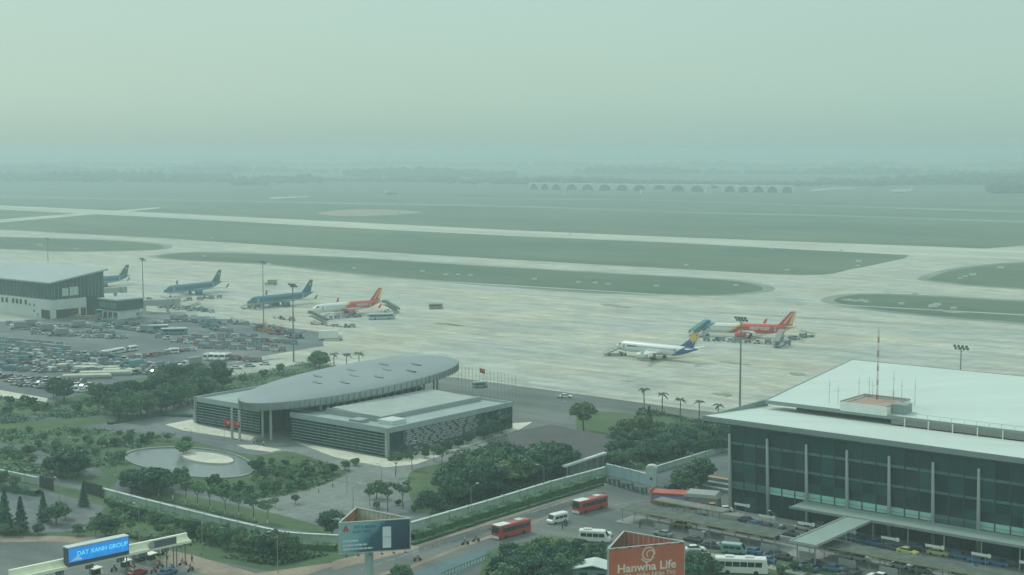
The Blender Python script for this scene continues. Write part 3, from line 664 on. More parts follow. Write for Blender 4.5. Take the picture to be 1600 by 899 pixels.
for k in range(5): m = MB(); m.b2(-.6+k*2.9, 1.7+k*2.9, -1.1, -1.02, 5.6, 8.6); m.build('window', SPAN2, q)
for k in range(3): m = MB(); m.b2(1+k*4.2, 4.2+k*4.2, -.08, -.01, .1, 3.4); m.build('garage_opening', DARK, q)
# passenger bridges
br = MB(); br.side([(0, 0), (0, 3), (22, 3), (22, 0)], -1.5, 1.5)
for i, (px, py, rz, L_, lb) in enumerate(((222, 490, 25, 16, 'grey passenger bridge reaching towards the nearer teal airliner'), (150, 470, 35, 14, 'grey passenger bridge beside the far terminal corner'))):
    t_ = thing('passenger_bridge', lb, 'boarding bridge', at(px, py), R(rz))
    m = MB(); m.b2(0, L_, -1.6, 1.6, 4, 7); m.build('tunnel', mat('grey tunnel', (.36, .38, .38), .6), t_)
    m = MB(); m.b2(L_, L_+3.5, -2.4, 2.4, 3.7, 7.3); m.build('cab', STEEL, t_)
    m = MB(); m.tube((1, 0, 0), (1, 0, 4), 1.2, n=12); m.build('rotunda', OFFW, t_)
    m = MB(); m.b2(L_-3, L_-2.2, -1.6, -1.0, 0, 4); m.b2(L_-3, L_-2.2, 1.0, 1.6, 0, 4); m.build('lift_leg', STEEL, t_)
# ------------------------------------------------------------------ airliners
def livery(name, stops, slant=0.0, belly=None):
    "colour along the fuselage (object x, metres from the middle), band edges slanted by height"
    if name in MC: return MC[name]
    m, t, b = newmat(name); L = t.links.new; b.inputs['Roughness'].default_value = .35
    tc = t.nodes.new('ShaderNodeTexCoord'); sp = t.nodes.new('ShaderNodeSeparateXYZ'); L(tc.outputs['Object'], sp.inputs[0])
    a = t.nodes.new('ShaderNodeMath'); a.operation = 'MULTIPLY_ADD'; a.inputs[1].default_value = slant; L(sp.outputs[2], a.inputs[0]); L(sp.outputs[0], a.inputs[2])
    mr = t.nodes.new('ShaderNodeMapRange'); mr.inputs[1].default_value = -25; mr.inputs[2].default_value = 25; L(a.outputs[0], mr.inputs[0])
    c = t.nodes.new('ShaderNodeValToRGB'); c.color_ramp.interpolation = 'CONSTANT'; L(mr.outputs[0], c.inputs[0])
    e_ = c.color_ramp.elements; e_[0].position = 0; e_[0].color = (*stops[0][1], 1); e_[1].position = 1; e_[1].color = (*stops[-1][1], 1)
    for x, cc in stops[1:]: q = e_.new((x+25)/50); q.color = (*cc, 1)
    last = c.outputs[0]
    if belly:
        g_ = t.nodes.new('ShaderNodeMath'); g_.operation = 'LESS_THAN'; g_.inputs[1].default_value = belly[0]; L(sp.outputs[2], g_.inputs[0])
        mx = t.nodes.new('ShaderNodeMix'); mx.data_type = 'RGBA'; L(g_.outputs[0], mx.inputs[0]); L(last, mx.inputs[6]); mx.inputs[7].default_value = (*belly[1], 1); last = mx.outputs[2]
    L(last, b.inputs['Base Color']); MC[name] = m; return m
WH = (.78, .80, .76); RD = (.62, .05, .035); YE = (.78, .55, .16); TL = (.03, .20, .26); NV = (.035, .10, .25); VT = (.03, .16, .22)
WINGM = mat('wing grey', (.52, .56, .54), .4, 0, .05)
def airliner(key, label, nose, tail, bodym, finm, wingm=WINGM, engm=None, L_=44.5, sc_=1.0, stripe=None, cat='airliner', detail=True, ft=11.3):
    d = nose-tail; rz = math.atan2(d.y, d.x); mid = (nose+tail)/2; mid.z = 0
    t_ = thing('airliner', label, cat, mid, rz, None, (sc_, sc_*1.15, sc_*1.1))
    h = L_/2; r = 1.98; zc = 3.75; N = 20
    st = [(h, .05, -.55), (h-.4, .5, -.5), (h-1.3, .98, -.38), (h-2.6, 1.45, -.2), (h-4.2, 1.82, -.05), (h-6, 1.98, 0), (0, 1.98, 0), (-h+14, 1.98, 0), (-h+10.5, 1.86, .12), (-h+7, 1.5, .45), (-h+4, 1.0, .85), (-h+1.5, .5, 1.2), (-h, .22, 1.35)]
    m = MB(); m.loft([[(x, rr*math.cos(2*math.pi*i/N), zc+dz+rr*math.sin(2*math.pi*i/N)*1.04) for i in range(N)] for x, rr, dz in st])
    fu = m.build('fuselage', bodym, t_, smooth=True)
    if detail:
        m = MB(); m.add([(h-2.2, -.95, zc+.85), (h-3.7, -1.15, zc+1.42), (h-3.7, 1.15, zc+1.42), (h-2.2, .95, zc+.85), (h-2.3, -1.42, zc+.55), (h-3.5, -1.72, zc+.95), (h-3.5, 1.72, zc+.95), (h-2.3, 1.42, zc+.55)], [(0, 1, 2, 3), (0, 4, 5, 1), (3, 2, 6, 7)])
        m.build('cockpit_window', GLASSV, t_)
        m = MB()
        for sgn in (-1, 1):
            x = h-7.5
            while x > -h+8.5:
                m.b2(x, x+.28, sgn*1.955-.02*0 if sgn < 0 else 1.9, -1.90 if sgn < 0 else 1.955, zc+.48, zc+.86) if 0 else m.box((x, sgn*1.93, zc+.62), (.28, .14, .36)); x -= .8
        m.build('cabin_windows', GLASSV, t_, kind='stuff')
        for sgn in (-1, 1):
            for x in (h-5.6, -h+9.3): m = MB(); m.box((x, sgn*1.88, zc+.15), (.85, .22, 1.8)); m.build('cabin_door', STEEL if 0 else mat('door outline grey', (.42, .46, .45), .5), t_)
    for sgn in (-1, 1):
        m = MB(); rt = [(4.2, 1.2, 2.55), (-3.6, 1.2, 2.55), (-3.6, 1.2, 3.05), (4.2, 1.2, 3.15)]; mi_ = [(0.2, 6.6, 3.0), (-3.7, 6.6, 3.0), (-3.7, 6.6, 3.3), (.2, 6.6, 3.38)]; tp = [(-5.4, 16.6, 3.9), (-7.0, 16.6, 3.9), (-7.0, 16.6, 4.0), (-5.4, 16.6, 4.02)]
        m.loft([[(x, y*sgn, z) for x, y, z in q] for q in (rt, mi_, tp)]); wg = m.build('wing', wingm, t_)
        m = MB(); m.hexa([(-5.5, 16.55*sgn, 3.9), (-7.1, 16.55*sgn, 3.9), (-7.1, 16.75*sgn, 3.9), (-5.5, 16.75*sgn, 3.9)], [(-7.0, 17.2*sgn, 6.0), (-7.9, 17.2*sgn, 6.0), (-7.9, 17.3*sgn, 6.0), (-7.0, 17.3*sgn, 6.0)]); m.build('winglet', engm or wingm, wg)
        m = MB(); m.loft([[(x, sgn*5.75+rr*math.cos(2*math.pi*i/14), 1.75+rr*math.sin(2*math.pi*i/14)) for i in range(14)] for x, rr in ((4.6, .95), (4.3, 1.12), (2.6, 1.15), (1.0, .95), (.2, .7), (-.4, .35))]); en = m.build('engine', engm or wingm, t_, smooth=True)
        m = MB(); m.tube((4.62, sgn*5.75, 1.75), (4.66, sgn*5.75, 1.75), .86, n=12); m.build('intake', DARK, en)
        m = MB(); m.box((1.8, sgn*5.75, 2.9), (3.2, .35, .7)); m.build('pylon', wingm, en)
        m = MB(); a = [(-h+5.2, .3, zc+1.25), (-h+1.6, .3, zc+1.25), (-h+1.6, .3, zc+1.5), (-h+5.2, .3, zc+1.5)]; b_ = [(-h+1.6, 6.2, zc+1.8), (-h+.2, 6.2, zc+1.8), (-h+.2, 6.2, zc+1.9), (-h+1.6, 6.2, zc+1.9)]
        m.loft([[(x, y*sgn, z) for x, y, z in q] for q in (a, b_)]); m.build('tailplane', wingm, t_)
        m = MB(); m.tube((-1.6, sgn*3.4, .6), (-1.6, sgn*2.8, 2.8), .16); gr = m.build('landing_gear', STEEL, t_)
        for dy in (-.4, .4): q = MB(); q.tube((-1.6, sgn*3.6+dy-.15, .58), (-1.6, sgn*3.6+dy+.15, .58), .58, n=12); q.build('wheel', BLACK, gr)
    m = MB(); m.tube((h-5, 0, .4), (h-5, 0, 2.1), .12); gr = m.build('landing_gear', STEEL, t_)
    for dy in (-.25, .25): q = MB(); q.tube((h-5, dy-.1, .4), (h-5, dy+.1, .4), .4, n=10); q.build('wheel', BLACK, gr)
    m = MB(); z0 = zc+1.7; m.loft([[(x, y*s_, z) for x, y in ((x0, 0), ((x0+x1)/2, .22), (x1, 0), ((x0+x1)/2, -.22))] for x0, x1, z, s_ in ((-h+10.5, -h+1.8, z0-.4, 1), (-h+7.8, -h+1.6, z0+.6, 1), (-h+2.6, -h+.1, ft, .5))])
    m.v = [tuple(v_) for v_ in m.v]; fin = m.build('tail_fin', finm, t_)
    if stripe:
        for sgn in (-1, 1):
            m = MB(); m.add([(-h+3.4, sgn*.235, z0+.65), (-h+1.65, sgn*.06, z0+.65), (-h+.15, sgn*.05, 11.2), (-h+1.0, sgn*.13, 11.2)], [(0, 1, 2, 3)]); m.build('rudder', mat('rudder yellow', YE, .45), fin)
            m = MB(); m.add([(-h+6.0, sgn*.27, z0+.7), (-h+4.9, sgn*.27, z0+.7), (-h+1.35, sgn*.16, 10.7), (-h+2.05, sgn*.16, 10.7)], [(0, 1, 2, 3)]); m.build('fin_stripe', stripe, fin)
    return t_, fu, fin
VJB = livery('red rear body with white front', [(-25, WH), (-15, YE), (-11, RD), (7.6, YE), (9.2, WH)], 1.5)
VJT = livery('red rear body white front teal nose', [(-25, WH), (-15, YE), (-11, RD), (10.6, YE), (12.2, WH), (22.6, TL)], 1.5)
VNB = livery('deep teal body', [(-25, VT), (25, VT)], 0, (2.9, (.42, .48, .48)))
VTB = livery('white body navy tail', [(-25, NV), (-4.9, WH), (25, WH)], 1.7)
REDM = mat('fin red', (.60, .05, .035), .4); PINKS = mat('pale fin stripe', (.70, .42, .36), .5); TEALF = mat('fin teal', (.022, .12, .15), .4)
AP = {}
def gp(px, py, z): p = at(px, py, z); p.z = 0; return p
t1, f1, n1 = airliner('a', 'red and white airliner with teal nose on the right of the apron', gp(1086, 513, 3.5), gp(1249, 514.5, 4.5), VJT, REDM, WINGM, REDM, stripe=PINKS)
t3, f3, n3 = airliner('b', 'red and white airliner with stairs at both doors left of the open apron', gp(483, 487, 3.0), gp(601, 471.5, 4.9), VJB, REDM, WINGM, REDM, stripe=PINKS)
t2, f2, n2 = airliner('c', 'white airliner with navy tail and yellow flower emblem', gp(959, 542, 3.2), gp(1093, 551, 4.5), VTB, mat('navy fin', NV, .4, 0, .05), mat('wing white', (.70, .73, .70), .4, 0, .05), MC['wing white'] if 'wing white' in MC else mat('wing white', (.70, .73, .70), .4, 0, .05), L_=40, sc_=1.0, ft=9.3)
t4, f4, n4 = airliner('d', 'teal airliner beside the red and white one with stairs', gp(379, 476, 3.0), gp(496, 458.5, 4.9), VNB, TEALF, mat('wing dull teal', (.18, .30, .32), .4), mat('engine teal', VT, .4), L_=46, sc_=1.04)
t5, f5, n5 = airliner('e', 'teal airliner with its nose among ground equipment', gp(252, 458, 3.0), gp(350, 442, 4.9), VNB, TEALF, MC['wing dull teal'], MC['engine teal'], L_=46, sc_=1.05)
tl = gp(204, 432, 4.9); t6, f6, n6 = airliner('f', 'teal airliner mostly hidden behind the grey roofed terminal wing', tl-Vector((.62, .785, 0))*46, tl, VNB, TEALF, MC['wing dull teal'], MC['engine teal'])
# emblems and titles
GOLD = mat('golden emblem', (.75, .48, .12), .5); PALEG = mat('pale gold emblem', (.42, .46, .30), .5)
def flower(parent, x, z, y, s, n, m_):
    for sgn in (-1, 1):
        q = MB(); pts = []
        for i in range(2*n):
            a = math.pi*i/n; rr = s if i % 2 == 0 else s*.42
            pts.append((x+rr*math.cos(a), z+rr*math.sin(a)))
        q.add([(p[0], sgn*y, p[1]) for p in pts], [list(range(2*n))]); q.build('emblem', m_, parent)
flower(n2, -18.3, 9.3, .30, 2.7, 9, GOLD)
for nn_ in (n4, n5, n6): flower(nn_, -20.3 if nn_ is not n6 else -19.6, 9.2, .3, 1.1, 7, PALEG)
WL = mat('white lettering', (.80, .80, .76), .5); NL = mat('navy lettering', (.05, .10, .22), .5); TLT = mat('pale teal lettering', (.45, .58, .56), .5)
# the sides of the airliners that face the tower: nose to the left, so text runs tail-ward
for fu, s_, x, tx, m_, sg in ((t1, 2.6, -6, 'vietjetair', WL, 1), (t3, 2.2, -8, 'vietjetair', WL, 1), (t2, 1.35, 10.5, 'vietravel', NL, 1)):
    for side in (1, -1):
        text(tx, s_, fu, (x, side*2.0, 4.3), (math.pi/2, 0, math.pi if side > 0 else 0), m_, bold=.02)
# distant aircraft
dist = airliner('g', 'small distant white airliner near the far trees on the right', gp(1389, 300.4, 4), gp(1430, 299.6, 4), livery('all white body', [(-25, WH), (25, WH)]), mat('white fin', WH, .4), MC['wing white'], L_=44.5, sc_=1.3, detail=False)[0]
j = thing('light_jet', 'tiny dark distant aircraft parked beside the thin mast', 'aircraft', gp(612, 306, 0), R(40), scale=1.9)
m = MB(); m.loft([[(x, rr*math.cos(2*math.pi*i/8), 2.2+rr*math.sin(2*math.pi*i/8)) for i in range(8)] for x, rr in ((9, .1), (6, .8), (0, 1.1), (-6, .8), (-9, .3))]); m.build('fuselage', DGREY, j)
for s_ in (-1, 1): m = MB(); m.loft([[(2, s_*.8, 1.9), (-3, s_*.8, 1.9), (-3, s_*.8, 2.2), (2, s_*.8, 2.2)], [(-2, s_*9, 2.3), (-4, s_*9, 2.3), (-4, s_*9, 2.4), (-2, s_*9, 2.4)]]); m.build('wing', DGREY, j)
m = MB(); m.b2(-9, -6, -.15, .15, 2.4, 6); m.build('tail_fin', WHITE, j)
for x in (5, -2): m = MB(); m.tube((x, 0, 0), (x, 0, 1.6), .2); m.build('landing_gear', STEEL, j)

# ------------------------------------------------------------------ light masts
def mast(px, py, h, label, heads=6, r=.32, wide=1.7):
    t_ = thing('light_mast', label, 'light mast', at(px, py), R(UA), 'floodlight masts round the apron')
    m = MB(); m.tube((0, 0, 0), (0, 0, h), r, r*.5, n=10); m.build('pole', mat('weathered mast steel', (.20, .25, .23), .5, .2), t_)
    m = MB(); m.tube((-wide, 0, h), (wide, 0, h), .09); m.tube((0, -wide*.7, h+.2), (0, wide*.7, h+.2), .09)
    m.tube((0, 0, h-1.5), (-wide, 0, h), .06); m.tube((0, 0, h-1.5), (wide, 0, h), .06); m.build('crossarm', STEEL, t_)
    for i in range(heads):
        x = -wide+2*wide*(i//2)/(heads/2-1); y = -.5 if i % 2 else .5
        q = MB(); q.box((x, y, h+(.55 if i % 2 else -.35)), (.75, .5, .62), rx=.5 if y < 0 else -.5); q.build('floodlight', mat('lamp housing', (.06, .08, .08), .5), t_)
mast(1156, 641, 30.0, 'tall floodlight mast beside the front corner of the passenger terminal', 8, .38, 1.75)
mast(1499, 640, 20.5, 'floodlight mast rising behind the white upper roof', 8, .3, 2.0)
mast(459, 566, 31.0, 'tall floodlight mast beside the grass bank and the equipment yard', 8, .38, 1.7)
mast(412, 507, 30.5, 'slender mast at the yard edge before the second teal airliner', 4, .3, .9)
mast(224, 474, 24.5, 'floodlight mast next to the low service block', 6, .34, 1.5)
mast(75, 408, 17, 'short distant mast beyond the grey terminal roof', 6, .3, 1.6)
t_ = thing('thin_mast', 'thin distant mast standing beside the tiny dark aircraft', 'mast', at(623, 338))
m = MB(); m.tube((0, 0, 0), (0, 0, 20), .5, .35, n=6); m.build('pole', STEEL, t_); m = MB(); m.box((0, 0, 20.5), (4, 1.5, 1.2)); m.build('lamp_head', OFFW, t_)

# ------------------------------------------------------------------ vehicles
def wheels(t_, xs, y, r=.35, w_=.24):
    key = ('wh', r)
    if key not in PM: q = MB(); q.tube((0, -w_/2, 0), (0, w_/2, 0), r, n=10); PM[key] = q.mesh('wheel', BLACK)
    for x in xs:
        for s_ in (-1, 1): obj('wheel', PM[key], t_, (x, s_*y, r))
PM = {}
def mk_car(paint, taxi=None):
    def f():
        t_ = thing('car', '', 'car'); m = MB()
        m.side([(-2.2, .28), (2.2, .28), (2.25, .6), (2.1, .82), (1.05, .95), (-1.75, 1.0), (-2.2, .92), (-2.25, .5)], -.86, .86); m.build('body', paint, t_, bevel=.07)
        m = MB(); m.hexa([(-1.75, -.78, .96), (1.1, -.78, .94), (1.1, .78, .94), (-1.75, .78, .96)], [(-1.2, -.62, 1.40), (.3, -.62, 1.40), (.3, .62, 1.40), (-1.2, .62, 1.40)]); m.build('windows', GLASSV, t_)
        m = MB(); m.hexa([(-1.22, -.64, 1.41), (.32, -.64, 1.41), (.32, .64, 1.41), (-1.22, .64, 1.41)], [(-1.05, -.55, 1.47), (.2, -.55, 1.47), (.2, .55, 1.47), (-1.05, .55, 1.47)]); m.build('roof', paint, t_)
        wheels(t_, (1.35, -1.35), .80, .33)
        for s_ in (-1, 1):
            q = MB(); q.box((2.2, s_*.6, .66), (.12, .36, .16)); q.build('headlight', WHITE, t_)
            q = MB(); q.box((-2.21, s_*.62, .74), (.12, .3, .16)); q.build('tail_light', mat('tail lamp red', (.4, .02, .02), .4), t_)
        if taxi: q = MB(); q.box((-.4, 0, 1.56), (.25, .6, .16)); q.build('taxi_sign', WHITE, t_)
        return t_
    return f
def mk_box(kind, cat, L_, W, Hh, paint, roof, nwin, front='flat', belt=.42, roofunit=0, frontcap=None):
    "vans, minibuses and coaches"
    def f():
        t_ = thing(kind, '', cat); h = L_/2; z0 = .32
        nose = {'flat': [(h, z0), (h+.02, Hh*.45), (h-.25, Hh)], 'slope': [(h, z0), (h+.05, Hh*.40), (h-.35, Hh*.52), (h-1.1, Hh)]}[front]
        m = MB(); m.side([(-h, z0)]+nose+[(-h+.08, Hh)], -W/2, W/2); m.build('body', paint, t_, bevel=.10)
        m = MB(); n0, n1 = nose[-2], nose[-1]
        f0 = .08; a = (n0[0]+(n1[0]-n0[0])*f0+.04, n0[1]+(n1[1]-n0[1])*f0); b_ = (n0[0]+(n1[0]-n0[0])*.85+.04, n0[1]+(n1[1]-n0[1])*.85)
        m.add([(a[0], -W/2+.12, a[1]), (a[0], W/2-.12, a[1]), (b_[0], W/2-.15, b_[1]), (b_[0], -W/2+.15, b_[1])], [(0, 1, 2, 3)]); m.build('windscreen', GLASSV, t_)
        q = MB(); ww = (L_-1.6)/nwin; q.box((0, 0, 0), (ww-.14, .05, Hh*(.30 if Hh > 2.6 else .27))); wm_ = q.mesh('window', GLASSV)
        for i in range(nwin):
            for s_ in (-1, 1): obj('window', wm_, t_, (-h+.5+ww*(i+.5), s_*(W/2+.008), Hh*.66))
        q = MB(); q.box((-h-.01, 0, Hh*.68), (.05, W-.5, Hh*.28)); q.build('rear_window', GLASSV, t_)
        m = MB(); m.hexa([(-h+.12, -W/2+.1, Hh+.004), (h-(1.15 if front == 'slope' else .3), -W/2+.1, Hh+.004), (h-(1.15 if front == 'slope' else .3), W/2-.1, Hh+.004), (-h+.12, W/2-.1, Hh+.004)],
                         [(-h+.25, -W/2+.25, Hh+.09), (h-(1.3 if front == 'slope' else .5), -W/2+.25, Hh+.09), (h-(1.3 if front == 'slope' else .5), W/2-.25, Hh+.09), (-h+.25, W/2-.25, Hh+.09)]); rf = m.build('roof', roof, t_)
        for k in range(roofunit): q = MB(); q.box((-h*.45+k*h*.75, 0, Hh+.2), (1.7, W*.62, .24)); q.build('roof_unit', OFFW, rf)
        if frontcap: m = MB(); m.box((h-2.0, 0, Hh+.13), (3.6, W-.15, .12)); m.box((h+.03, 0, .6), (.1, W-.1, .6)); m.build('front_cap', frontcap, t_)
        r = .48 if L_ > 7.5 else .34
        wheels(t_, (h-L_*.22, -h+L_*.24), W/2-.1, r)
        for s_ in (-1, 1): q = MB(); q.box((h+.05, s_*(W/2-.35), .75), (.1, .36, .2)); q.build('headlight', mat('lamp glass', (.6, .62, .58), .2), t_)
        if L_ > 7.5:
            for s_ in (-1, 1): q = MB(); q.box((h+.2, s_*(W/2+.12), Hh*.72), (.3, .12, .5)); q.build('mirror', DGREY, t_)
        return t_
    return f
MK = {'redbus': mk_box('bus', 'bus', 10.2, 2.45, 3.05, RED, mat('red roof', (.45, .10, .10), .5), 6, 'flat', roofunit=1, frontcap=WHITE),
      'van': mk_box('van', 'van', 5.4, 1.95, 2.25, WHITE, WHITE, 3, 'slope'), 'minibus': mk_box('minibus', 'minibus', 6.9, 2.1, 2.65, WHITE, WHITE, 4, 'slope', roofunit=1),
      'coach': mk_box('coach', 'coach', 10.5, 2.5, 3.3, WHITE, WHITE, 6, 'flat', roofunit=2), 'tealvan': mk_box('van', 'van', 5.4, 1.95, 2.2, TEALP if 0 else mat('pale teal paint', (.16, .33, .32), .4), mat('pale teal roof', (.34, .50, .48), .5), 3, 'slope'),
      'apronbus': mk_box('apron_bus', 'apron bus', 13.5, 3.0, 3.0, mat('grey blue bus paint', (.42, .50, .50), .4), OFFW, 7, 'flat', roofunit=1),
      'bluebus': mk_box('apron_bus', 'apron bus', 12, 2.8, 3.0, mat('teal bus paint', (.10, .28, .32), .4), WHITE, 6, 'flat'),
      'orangebus': mk_box('bus', 'bus', 8.5, 2.4, 2.9, mat('orange bus paint', (.62, .20, .08), .4), OFFW, 5, 'flat')}
for n_, m_ in (('white', WHITE), ('silver', SILVER), ('black', DGREY), ('blue', BLUEP), ('red', mat('car red', (.38, .05, .045), .35)), ('grey', GREYP), ('green', mat('car green', (.10, .25, .17), .35))): MK['car_'+n_] = mk_car(m_)
MK['taxi'] = mk_car(mat('taxi yellow green', (.50, .52, .12), .4), 1)
def mk_dolly(load):
    def f():
        t_ = thing('baggage_cart', '', 'baggage cart'); m = MB(); m.b2(-1.5, 1.5, -.8, .8, .45, .6); m.build('bed', STEEL, t_)
        m = MB(); m.tube((1.5, 0, .5), (2.5, 0, .35), .05, n=5); m.build('tow_bar', STEEL, t_); wheels(t_, (1.1, -1.1), .75, .25, .15)
        if load == 'none':
            for x in (-1.5, 1.45): q = MB(); q.b2(x, x+.05, -.8, .8, .6, 1.6); q.build('end_rail', STEEL, t_)
        elif load == 'bags':
            for i in range(5): q = MB(); q.box((-1.1+i*.55, random.uniform(-.3, .3), .95), (.48, .9, random.uniform(.4, .7)), rz=random.uniform(-.3, .3)); q.build('bag', random.choice([DGREY, BLUEP, MC['car red'], GREYP]), t_)
        else:
            q = MB(); q.hexa([(-1.45, -.78, .6), (1.45, -.78, .6), (1.45, .78, .6), (-1.45, .78, .6)], [(-1.45, -.78, 2.0), (1.1, -.78, 2.0), (1.1, .78, 2.0), (-1.45, .78, 2.0)]); q.build('container', load, t_, bevel=.06)
            [MB().box((0, sy, 1.25), (2.0, .03, 1.0)).build('curtain', GREYP, t_) for sy in (-.8, .8)]
        return t_
    return f
for n_, m_ in (('teal', mat('teal container', (.08, .23, .25), .6)), ('white', OFFW), ('grey', GREYP), ('beige', BEIGE), ('none', 'none'), ('bags', 'bags'), ('red', mat('dull red cover', (.34, .10, .09), .7)), ('blue', mat('blue container', (.07, .16, .26), .6)), ('orange', mat('orange cover', (.55, .27, .08), .6))): MK['cart_'+n_] = mk_dolly(m_)
def mk_tug(p):
    def f():
        t_ = thing('tow_tractor', '', 'tow tractor'); m = MB(); m.side([(-1.4, .3), (1.5, .3), (1.5, .95), (.4, 1.0), (.2, .9), (-1.4, .9)], -.75, .75); m.build('body', p, t_, bevel=.06)
        m = MB(); m.b2(-1.0, .15, -.65, .65, .95, 1.7); m.build('cab', GLASSV, t_); m = MB(); m.b2(-1.1, .25, -.72, .72, 1.72, 1.8); m.build('roof', p, t_); wheels(t_, (.95, -.9), .7, .35); return t_
    return f
def mk_belt(p):
    def f():
        t_ = thing('belt_loader', '', 'belt loader'); m = MB(); m.side([(-3, .35), (3, .35), (3, .8), (-3, .8)], -.9, .9); m.build('body', p, t_, bevel=.06)
        m = MB(); m.hexa([(-4, -.45, .9), (4, -.45, 2.9), (4, .45, 2.9), (-4, .45, .9)], [(-4, -.45, 1.1), (4, -.45, 3.1), (4, .45, 3.1), (-4, .45, 1.1)]); m.build('conveyor', DGREY, t_)
        for s_ in (-1, 1): m = MB(); m.tube((-4, s_*.5, 1.6), (4, s_*.5, 3.6), .05, n=5); m.tube((1, s_*.5, 2.2), (1, s_*.5, .7), .06, n=5); m.build('side_rail', p, t_)
        m = MB(); m.b2(.2, 1.4, -.95, -.5, .8, 1.7); m.build('cab', GLASSV, t_); wheels(t_, (2, -2), .85, .4); return t_
    return f
def mk_stair(p, cover=None, H_=3.6):
    def f():
        t_ = thing('stair_truck', '', 'boarding stairs'); m = MB(); m.side([(-3.6, .4), (3.4, .4), (3.5, 1.0), (2.4, 1.5), (1.6, 1.6), (1.5, .9), (-3.6, .9)], -1.0, 1.0); m.build('chassis', p, t_, bevel=.06)
        st = MB(); st.side([(-4.4, .6), (-4.2, .6), (3.0, H_), (4.2, H_), (4.2, H_-.25), (3.1, H_-.25), (-3.9, .35)], -.9, .9); stf = st.build('stairway', mat('stair grey', (.24, .26, .24), .7), t_)
        q = MB(); q.b2(-.2, .2, -.85, .85, 0, .1); stp = q.mesh('step', STEEL)
        for k in range(12): obj('step', stp, stf, (-3.9+k*.6, 0, .72+k*.25))
        for s_ in (-1, 1):
            q = MB(); q.tube((-4.2, s_*.95, 1.6), (3.0, s_*.95, H_+1), .05, n=5); q.tube((3.0, s_*.95, H_+1), (4.2, s_*.95, H_+1), .05, n=5)
            for k in range(5): x = -4.2+k*1.8; z = .6+(x+4.2)*(H_-.6)/7.2; q.tube((x, s_*.95, z), (x, s_*.95, z+1), .04, n=5)
            q.build('handrail', STEEL, t_)
        if cover:
            q = MB(); q.side([(-4.3, 2.5), (3.0, H_+2.1), (4.3, H_+2.1), (4.3, H_+1.95), (3.0, H_+1.95), (-4.3, 2.35)], -1.05, 1.05); q.side([(-4.2, 1.4), (3.0, H_+1.0), (4.3, H_+1.0), (4.3, H_+1.9), (3.0, H_+1.9), (-4.2, 2.3)], -1.04, -1.0); q.side([(-4.2, 1.4), (3.0, H_+1.0), (4.3, H_+1.0), (4.3, H_+1.9), (3.0, H_+1.9), (-4.2, 2.3)], 1.0, 1.04); q.build('canopy', cover, t_)
        wheels(t_, (2.5, -2.3), .9, .42); return t_
    return f
MK['tug_white'] = mk_tug(OFFW); MK['tug_yellow'] = mk_tug(YELLOW); MK['tug_red'] = mk_tug(MC['car red']); MK['tug_green'] = mk_tug(GREENP)
MK['belt_red'] = mk_belt(MC['car red']); MK['belt_white'] = mk_belt(OFFW); MK['belt_yellow'] = mk_belt(YELLOW); MK['belt_teal'] = mk_belt(TEALP)
MK['stair'] = mk_stair(OFFW, mat('dark green canopy', (.12, .17, .14), .7)); MK['stair_open'] = mk_stair(GREYP)
MK['stair_grey'] = mk_stair(OFFW, mat('grey green canopy cover', (.26, .29, .24), .8))
def mk_truck(cabm, boxm, L_=8.0, Hh=3.4, name='box_truck', cat='truck'):
    def f():
        t_ = thing(name, '', cat); h = L_/2; m = MB(); m.side([(h-1.9, .45), (h, .45), (h+.03, 1.3), (h-.3, 2.3), (h-1.9, 2.35)], -1.1, 1.1); m.build('cab', cabm, t_, bevel=.08)
        m = MB(); m.add([(h+.07, -.95, 1.35), (h+.07, .95, 1.35), (h-.2, .9, 2.2), (h-.2, -.9, 2.2)], [(0, 1, 2, 3)]); m.build('windscreen', GLASSV, t_)
        m = MB(); m.b2(-h, h-2.1, -1.2, 1.2, .95, Hh); m.build('cargo_box', boxm, t_, bevel=.05); m = MB(); m.b2(-h, h-.5, -.5, .5, .5, .85); m.build('chassis', DGREY, t_); wheels(t_, (h-1, -h+1.6), 1.0, .48); return t_
    return f
MK['truck_white'] = mk_truck(WHITE, WHITE); MK['truck_blue'] = mk_truck(BLUEP, mat('faded teal box', (.14, .30, .33), .6)); MK['truck_grey'] = mk_truck(OFFW, GREYP)
MK['catering'] = mk_truck(OFFW, WHITE, 10.5, 4.6, 'catering_truck', 'truck'); MK['fuel'] = mk_truck(YELLOW, mat('amber tank paint', (.55, .33, .08), .5), 8, 3.0, 'tank_truck', 'truck')
def V(kind, px, py, rz, label, group=None, z=0, scale=None):
    p = at(px, py, 0); p.z = z
    return place(kind, MK[kind], p, R(rz), label, group, scale)
CN = {'redbus': 'red bus', 'van': 'white van', 'minibus': 'white minibus', 'coach': 'white coach', 'tealvan': 'teal van', 'apronbus': 'grey blue apron bus', 'bluebus': 'teal apron bus with white roof', 'orangebus': 'orange bus',
      'taxi': 'yellow green taxi', 'stair': 'covered boarding stairs', 'stair_open': 'open boarding stairs', 'stair_grey': 'grey covered boarding stairs', 'catering': 'white catering truck', 'fuel': 'amber tank truck',
      'cart_none': 'empty baggage cart', 'cart_bags': 'loaded baggage cart'}
def cname(k):
    if k in CN: return CN[k]
    a, b_ = k.split('_'); return {'car': b_+' car', 'cart': b_+' covered baggage cart', 'tug': b_+' tow tractor', 'belt': b_+' belt loader', 'truck': b_+' box truck'}[a]
def row(x0, y0, x1, y1, kinds, where, rz=UA, jit=1.0, group=None):
    n = len(kinds)
    for i, k in enumerate(kinds):
        t = i/max(1, n-1)
        same = [j for j in range(n) if kinds[j] == k]
        lb = (nthk(same.index(i), len(same), cname(k)) if len(same) > 1 else cname(k))+' '+where
        V(k, x0+(x1-x0)*t+random.uniform(-jit, jit), y0+(y1-y0)*t+random.uniform(-jit, jit)*.3, rz+random.uniform(-5, 5)+random.choice((0, 180)), lb, group or ('vehicles '+where)[:60])
